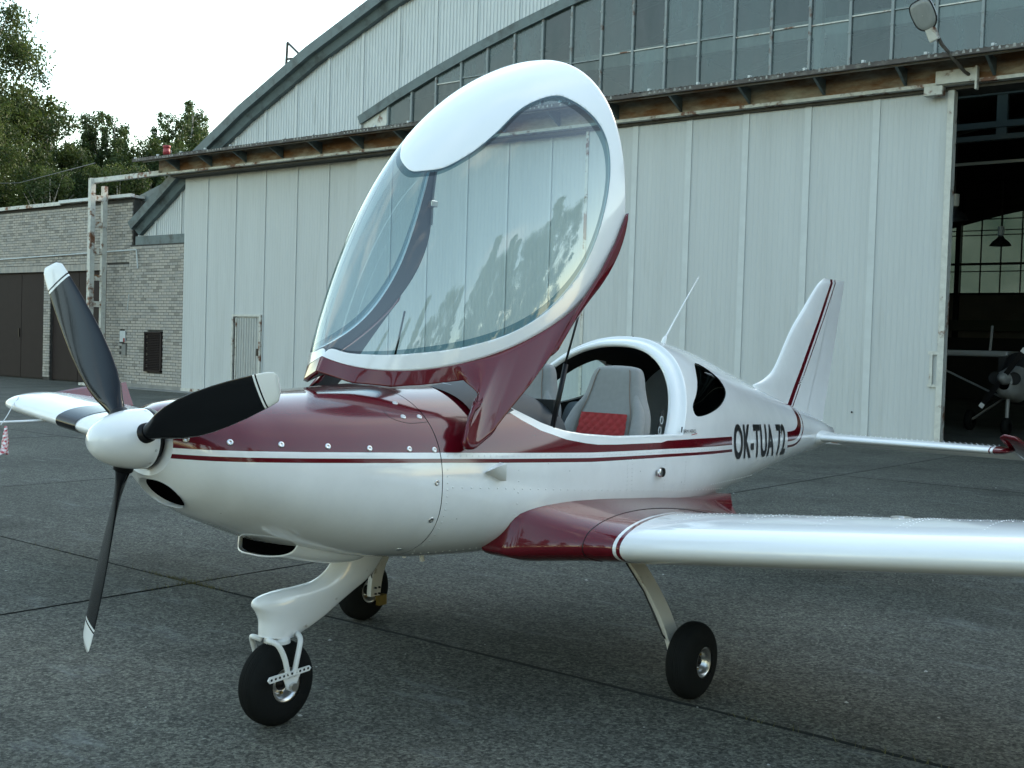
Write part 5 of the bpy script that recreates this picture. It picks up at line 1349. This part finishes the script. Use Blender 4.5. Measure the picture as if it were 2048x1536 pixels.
# ---- canopy
KX = [3.398, 1.539, 0.554, -0.218, 1.204, -0.462, 0.203, 0.029, 0.735, 0.841, 1.905, 0.718, 2.382, 4.742, 2.256, 1.877, 0.498]
def bez(P, t):
    P = np.array(P, float); t = np.asarray(t)[:, None]
    return (1-t)**3*P[0]+3*(1-t)**2*t*P[1]+3*(1-t)*t*t*P[2]+t**3*P[3]
def canopy(nu, nv, tt=None, thr=None):
    y0, z0, wA, cA, a2, c2, p1a, p1b, p2a, p2b, ta, tb, n, yr, zr, n0, gm = KX; w = .64
    F0 = np.array([y0, z0]); e1 = np.array([yr, zr])-F0; L = np.linalg.norm(e1); e1 = e1/L; e2 = np.array([-e1[1], e1[0]])
    t = np.linspace(0, 1, nu) if tt is None else np.array(tt)
    S = bez([(0,0,0), (wA,0,cA), (w,a2,c2), (w,L,0)], t); K = bez([(0,0), (p1a,p1b), (p2a,p2b), (ta,tb)], t**gm)
    th_ = np.linspace(0, PI, nv) if thr is None else np.array(thr); co, si = np.cos(th_), np.clip(np.sin(th_), 0, 1); nn_ = (n0+(n-n0)*t)[:, None]
    cc = np.sign(co)[None]*abs(co)[None]**(2/nn_); ss = si[None]**(2/nn_)
    dx = S[:, 0:1]*cc; a_ = S[:, 1:2]*(1-ss)+K[:, 0:1]*ss; b_ = S[:, 2:3]*(1-ss)+K[:, 1:2]*ss
    return np.stack([dx, y0+a_*e1[0]+b_*e2[0], z0+a_*e1[1]+b_*e2[1]], -1), t, th_
can_ = obj('canopy', None, ac, loc=(CX, 3.8, 1.3))
G, t_, th_ = canopy(230, 0, tt=np.linspace(0, 1, 230)**2, thr=np.concatenate([np.linspace(0, .5, 40)[:-1], np.linspace(.5, PI-.5, 120), np.linspace(PI-.5, PI, 40)[1:]]))
nu, nv = G.shape[:2]; Vc = G.reshape(-1, 3); Fc = [f[::-1] for f in gridF(nu, nv)]
half_ = [(.0012,90),(.0016,68),(.003,48),(.010,33),(.028,20),(.062,11.5),(.14,8.0),(.25,6),(.37,4.2),(.505,3.2),(.632,4.2),(.763,7.8),(.876,15.6),(.925,25),(.920,36.6),(.876,50.4),(.829,57.6),(.72,61.5),(.60,60.5),(.505,61.5),(.418,67),(.375,78),(.363,90)]
half_ = [(p[0]**.5, p[1]) for p in half_]
far_ = [(.372,85),(.392,92),(.425,98.5),(.475,104),(.54,109.5),(.62,115.5),(.72,119),(.829,122.4)]
k_ = [i for i, p in enumerate(half_) if abs(p[0]-.829**.5) < 1e-6][0]
loop_ = half_[:-1]+[(p[0]**.5, p[1]) for p in far_]+[(p[0], 180-p[1]) for p in half_[:k_][::-1]][:-1]
PG = [(p[0], p[1]/120) for p in catmull(loop_, 6, True)]
uv = np.stack([np.repeat(t_**.5, nv), np.tile(np.degrees(th_), nu)/120], 1)
# the sill side is compressed in angle: measure the band there along the skin
sd_ = poly_sdf(PG, uv)
Vg_, Fg_, _ = clip(Vc, Fc, sd_+.0, keep_pos=False, attrs=None)
Vx, Fx, Ax = clip(Vc, Fc, sd_, {'s': sd_}, keep_pos=False)
Vin, Fin_, _ = clip(Vx, Fx, Ax['s']+.016, keep_pos=False); Ved, Fed, _ = clip(Vx, Fx, Ax['s']+.016, keep_pos=True)
mob('canopy_glass', A2W(Vin), Fin_, canopyglass, can_, True)
mob('glass_border', A2W(Ved), Fed, sealglass, can_, True)
Vfm, Ffm, _ = clip(Vc, Fc, sd_, keep_pos=True)
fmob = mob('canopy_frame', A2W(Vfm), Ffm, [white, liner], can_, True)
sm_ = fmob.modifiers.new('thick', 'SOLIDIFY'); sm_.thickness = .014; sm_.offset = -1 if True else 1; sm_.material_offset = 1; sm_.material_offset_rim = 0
# maroon skirt running into the hinge arms
SKO = False
SK = [(0, None), (.1, None), (.2, None), (.28, None), (.335, (.44,3.815,1.452)), (.375, (.495,3.825,1.415)), (.39, (.52,3.823,1.395)), (.405, (.54,3.803,1.368)), (.42, (.555,3.768,1.325)), (.44, (.57,3.708,1.250)), (.458, (.58,3.674,1.198)), (.470, (.583,3.692,1.168)), (.485, (.585,3.735,1.168)), (.51, (.588,3.822,1.215)), (.56, (.594,3.950,1.328)), (.62, (.602,4.088,1.442)), (.68, (.612,4.225,1.585)), (.76, (.622,4.37,1.77)), (.86, (.632,4.55,1.965)), (.94, (.637,4.665,2.12)), (1.0, (.64,4.745,2.262))]
def sillpt(t): 
    Gs, _, _ = canopy(1, 1, tt=[t], thr=[0.0]); return Gs[0, 0]
Lp = []
for t, L in SK:
    s_ = sillpt(t)
    if L is None: L = (s_[0]*1.0+.0, s_[1]-.026, s_[2]-.066) if t > 0 else (0.0, s_[1]-.030, s_[2]-.064)
    Lp.append((t, *L))
Lp = np.array(Lp); tq_ = np.concatenate([np.linspace(0, .335, 40)[:-1], np.linspace(.335, 1, 110)]); Lp = np.stack([tq_]+[np.interp(tq_, Lp[:, 0], Lp[:, k]) for k in (1, 2, 3)], 1)
for s in (1, -1):
    V = []; npl = 14
    for (t, lx, ly, lz) in Lp:
        s_ = sillpt(min(max(t, 0), 1)); Lq = np.array([lx, ly, lz]); dist = np.linalg.norm(Lq-s_)
        for j in range(npl+1):
            q = j/npl; p = s_*(1-q)+Lq*q; am = min(1, max(0, (t-.44)/.16)); am = am*am*(3-2*am)*min(1, max(0, (.95-t)/.3)); V.append((s*(p[0]+.001), p[1], p[2]))
    FF = gridF(len(Lp), npl+1); FF = [f if s > 0 else f[::-1] for f in FF]
    o = mob('canopy_skirt', A2W(V), FF, [red, liner], can_, True)
    sm_ = o.modifiers.new('thick', 'SOLIDIFY'); sm_.thickness = .020; sm_.offset = -1; sm_.material_offset = 0 if s > 0 else 1; sm_.use_even_offset = False
    b = MB(); b.lathe([(0, .009), (.004, .009), (.004, .004), (.003, 0)], (CX+s*.572, 3.735, 1.205), 'x', 14); b.V = [(v[0] if s > 0 else 2*(CX-.572)-v[0], v[1], v[2]) for v in b.V]; b.build('hinge_pin', alu, can_)
    b = MB(); b.tube([(CX+s*.545, 4.33, 1.19), (CX+s*.545, 4.335, 1.235)], .012, 8); b.build('strut_foot', alu, can_)
    b = MB(); b.tube([(CX+s*.545, 4.335, 1.235), (CX+s*.557, 4.41, 1.53)], .0125, 10); b.tube([(CX+s*.552, 4.41, 1.53), (CX+s*.566, 4.492, 1.775)], .0055, 8); b.build('gas_strut', black, can_, True)
    # hinge fairing peeping out behind the arm
    b = MB(); b.tube(catmull([(CX+s*.55, 3.77, 1.200), (CX+s*.562, 3.83, 1.222), (CX+s*.560, 3.885, 1.262), (CX+s*.535, 3.905, 1.30)], 5), [.012, .013, .015, .016, .017, .018, .018, .018, .018, .018, .017, .016, .014, .012, .010, .006][:16], 12); b.build('hinge_fairing', red, can_, True)
    e_ = canopy(1, 1, tt=[.985], thr=[.12])[0][0, 0]; b = MB(); b.box(CX+s*(e_[0]-.03)-.016, CX+s*(e_[0]-.03)+.016, e_[1]-.03, e_[1]+.02, e_[2]-.015, e_[2]+.02); bevel(b.build('latch_catch', alu, can_), .004)
# rear rim of the canopy (thickness of the arch)
Gr, _, _ = canopy(1, 1, tt=[1.0], thr=np.linspace(0, PI, 90)); V = []
for p in Gr[0]:
    V.append(p)
for j in range(90):
    p = Gr[0, j]; c = np.array([0, 4.9, 2.3]); d = c-p; d[1] *= .3; d /= np.linalg.norm(d); V.append(p+d*.035+np.array([0, -.01, 0]))
mob('canopy_rear_rim', A2W(V), gridF(2, 90), white, can_, True)

# pitot cover: checked cloth hanging from the pitot tube
clothm = bpy.data.materials.new('red_white_check'); clothm.use_nodes = True; t = clothm.node_tree; b_ = t.nodes['Principled BSDF']; b_.inputs['Roughness'].default_value = .9
tcn = N(t, 'ShaderNodeTexCoord'); sepn = N(t, 'ShaderNodeSeparateXYZ'); t.links.new(tcn.outputs['Object'], sepn.inputs[0])
def wave(out, f, thr_):
    a1 = N(t, 'ShaderNodeMath', operation='MULTIPLY'); a1.inputs[1].default_value = f; t.links.new(out, a1.inputs[0])
    a2 = N(t, 'ShaderNodeMath', operation='FRACT'); t.links.new(a1.outputs[0], a2.inputs[0]); a3 = N(t, 'ShaderNodeMath', operation='GREATER_THAN'); a3.inputs[1].default_value = thr_; t.links.new(a2.outputs[0], a3.inputs[0]); return a3.outputs[0]
w1 = wave(sepn.outputs['X'], 38, .55); w2 = wave(sepn.outputs['Z'], 46, .55); ad1 = N(t, 'ShaderNodeMath', operation='ADD'); t.links.new(w1, ad1.inputs[0]); t.links.new(w2, ad1.inputs[1])
hf = N(t, 'ShaderNodeMath', operation='MULTIPLY'); hf.inputs[1].default_value = .5; t.links.new(ad1.outputs[0], hf.inputs[0]); cmix = N(t, 'ShaderNodeMixRGB'); cmix.inputs[1].default_value = (.72, .70, .70, 1); cmix.inputs[2].default_value = (.42, .035, .06, 1); t.links.new(hf.outputs[0], cmix.inputs[0]); t.links.new(cmix.outputs[0], b_.inputs['Base Color'])
V = []; nz_ = 16
for j in range(nz_+1):
    z = -.175*j/nz_; w = .025+.115*(j/nz_)
    for i in range(13):
        u = i/12-.5; V.append((u*w*1.6+.07*(j/nz_), .018*math.sin(u*14+j*.25)*(.3+j/nz_), z+.012*math.sin(u*7)*(j/nz_)))
cl = meshdata('pitot_cover', V, gridF(nz_+1, 13), clothm, True); co_ = bpy.data.objects.new('pitot_cover', cl); COL.objects.link(co_); co_.location = (px_+.27, 3.93, .982); co_.rotation_euler = (0, 0, -.6)
sm_ = co_.modifiers.new('thick', 'SOLIDIFY'); sm_.thickness = .003
tag(co_, 'red and white checked cloth cover hanging off the pitot tube at the left edge', 'cloth cover')
b = MB(); b.tube(catmull([(px_+.20, 3.93, .985), (px_+.0, 4.08, 1.03), (px_-.30, 4.28, 1.075), (px_-.36, 4.36, 1.135)], 5), .003, 5); b.build('cover_cord', stripm, co_)

# ================================================================== OLD HIGH-WING AIRCRAFT IN THE HANGAR
hw_ = thing('parked_airplane', 'dim high-wing airplane with struts parked nose-out inside the dark hangar', 'airplane', (-7.3, 26.3, 0))
ox, oy = -7.30, 26.3
greyw = pmat('dull_white_metal', (.26, .27, .27), .4)
V = []; SE = [(0, .16, .18, 1.22), (.05, .30, .26, 1.20), (.4, .36, .34, 1.16), (.9, .42, .42, 1.16), (1.3, .50, .60, 1.30), (2.4, .50, .62, 1.28), (4.0, .30, .38, 1.25), (6.0, .08, .14, 1.25)]
n = 28
for (dy, hx, hz, zc) in SE:
    for k in range(n):
        a_ = 2*PI*k/n; V.append((ox+hx*math.copysign(abs(math.cos(a_))**.8, math.cos(a_)), oy+dy, zc+hz*math.copysign(abs(math.sin(a_))**.8, math.sin(a_))))
mob('fuselage', V, gridF(len(SE), n, True), [greyw, dark], hw_, True, fmat=[0 if i < 3 else 1 for i in range(len(SE)-1) for _ in range(n)]); hw_.scale = (.74, .9, .97)  # body behind the cowl coloured near black in place of hangar shade
for s in (-1, 1):
    b = MB(); b.lathe([(-.03, .13), (.0, .14), (.0, .0)], (ox+s*.20, oy+.02, 1.26), 'y', 16); b.build('air_intake', dark, hw_)
    b = MB(); b.box(*sorted((ox+s*.3, ox+s*5.2)), oy+1.3, oy+2.8, 1.72, 1.86); bevel(b.build('wing', greyw, hw_), .05, 3)
    b = MB(); b.bar((ox+s*.45, oy+1.5, .80), (ox+s*2.6, oy+1.8, 1.72), .09, .03); b.build('wing_strut', greyw, hw_)
    b = MB(); b.bar((ox+s*.40, oy+1.6, .80), (ox+s*1.15, oy+1.7, .25), .09, .04); b.build('gear_leg', greyw, hw_)
    b = MB(); b.lathe([(-.07, .10), (-.08, .2), (-.04, .24), (.04, .24), (.08, .2), (.07, .10)], (ox+s*1.2, oy+1.7, .24), 'x', 24); b.build('main_wheel', rubber, hw_, True)
b = MB(); b.box(ox-.46, ox+.46, oy+1.15, oy+1.2, 1.38, 1.72); b.build('windscreen', dark, hw_)
b = MB(); b.lathe([(-.07, .08), (-.08, .16), (-.03, .2), (.03, .2), (.08, .16), (.07, .08)], (ox, oy+.3, .2), 'x', 24); b.build('nose_wheel', rubber, hw_, True)
b = MB(); b.tube([(ox, oy+.3, .2), (ox, oy+.35, .8)], .04, 8); b.build('nose_strut', greyw, hw_)
b = MB(); b.lathe([(-.28, 0), (-.26, .05), (-.15, .12), (0, .15)], (ox, oy, 1.26), 'y', 24); b.build('spinner', greyw, hw_, True)
b = MB(); ph = math.radians(56)
for s in (1, -1):
    d = Vector((math.cos(ph), 0, math.sin(ph)))*s; b.bar(Vector((ox, oy-.12, 1.26))+d*.1, Vector((ox, oy-.12, 1.26))+d*.72, .11, .03, up=(0, 1, 0))
b.build('propeller_blade', black, hw_)
b = MB()
for s in (1, -1):
    d = Vector((math.cos(ph), 0, math.sin(ph)))*s; b.bar(Vector((ox, oy-.125, 1.26))+d*.68, Vector((ox, oy-.125, 1.26))+d*.78, .10, .032, up=(0, 1, 0))
b.build('blade_tip', white, hw_)
b = MB(); b.add([(ox-.04, oy+5.3, 1.3), (ox-.04, oy+6.2, 1.3), (ox-.04, oy+6.4, 2.35), (ox-.04, oy+5.9, 2.35), (ox+.04, oy+5.3, 1.3), (ox+.04, oy+6.2, 1.3), (ox+.04, oy+6.4, 2.35), (ox+.04, oy+5.9, 2.35)], [(0,3,2,1), (4,5,6,7), (0,4,7,3), (1,2,6,5), (3,7,6,2)]); b.build('tail_fin', greyw, hw_)
b = MB(); b.tube([(ox-.9, oy+2, 1.86), (ox-.9, oy+2.1, 2.45)], .03, 6); b.build('mast', greyw, hw_)
print('objects', len(bpy.data.objects))
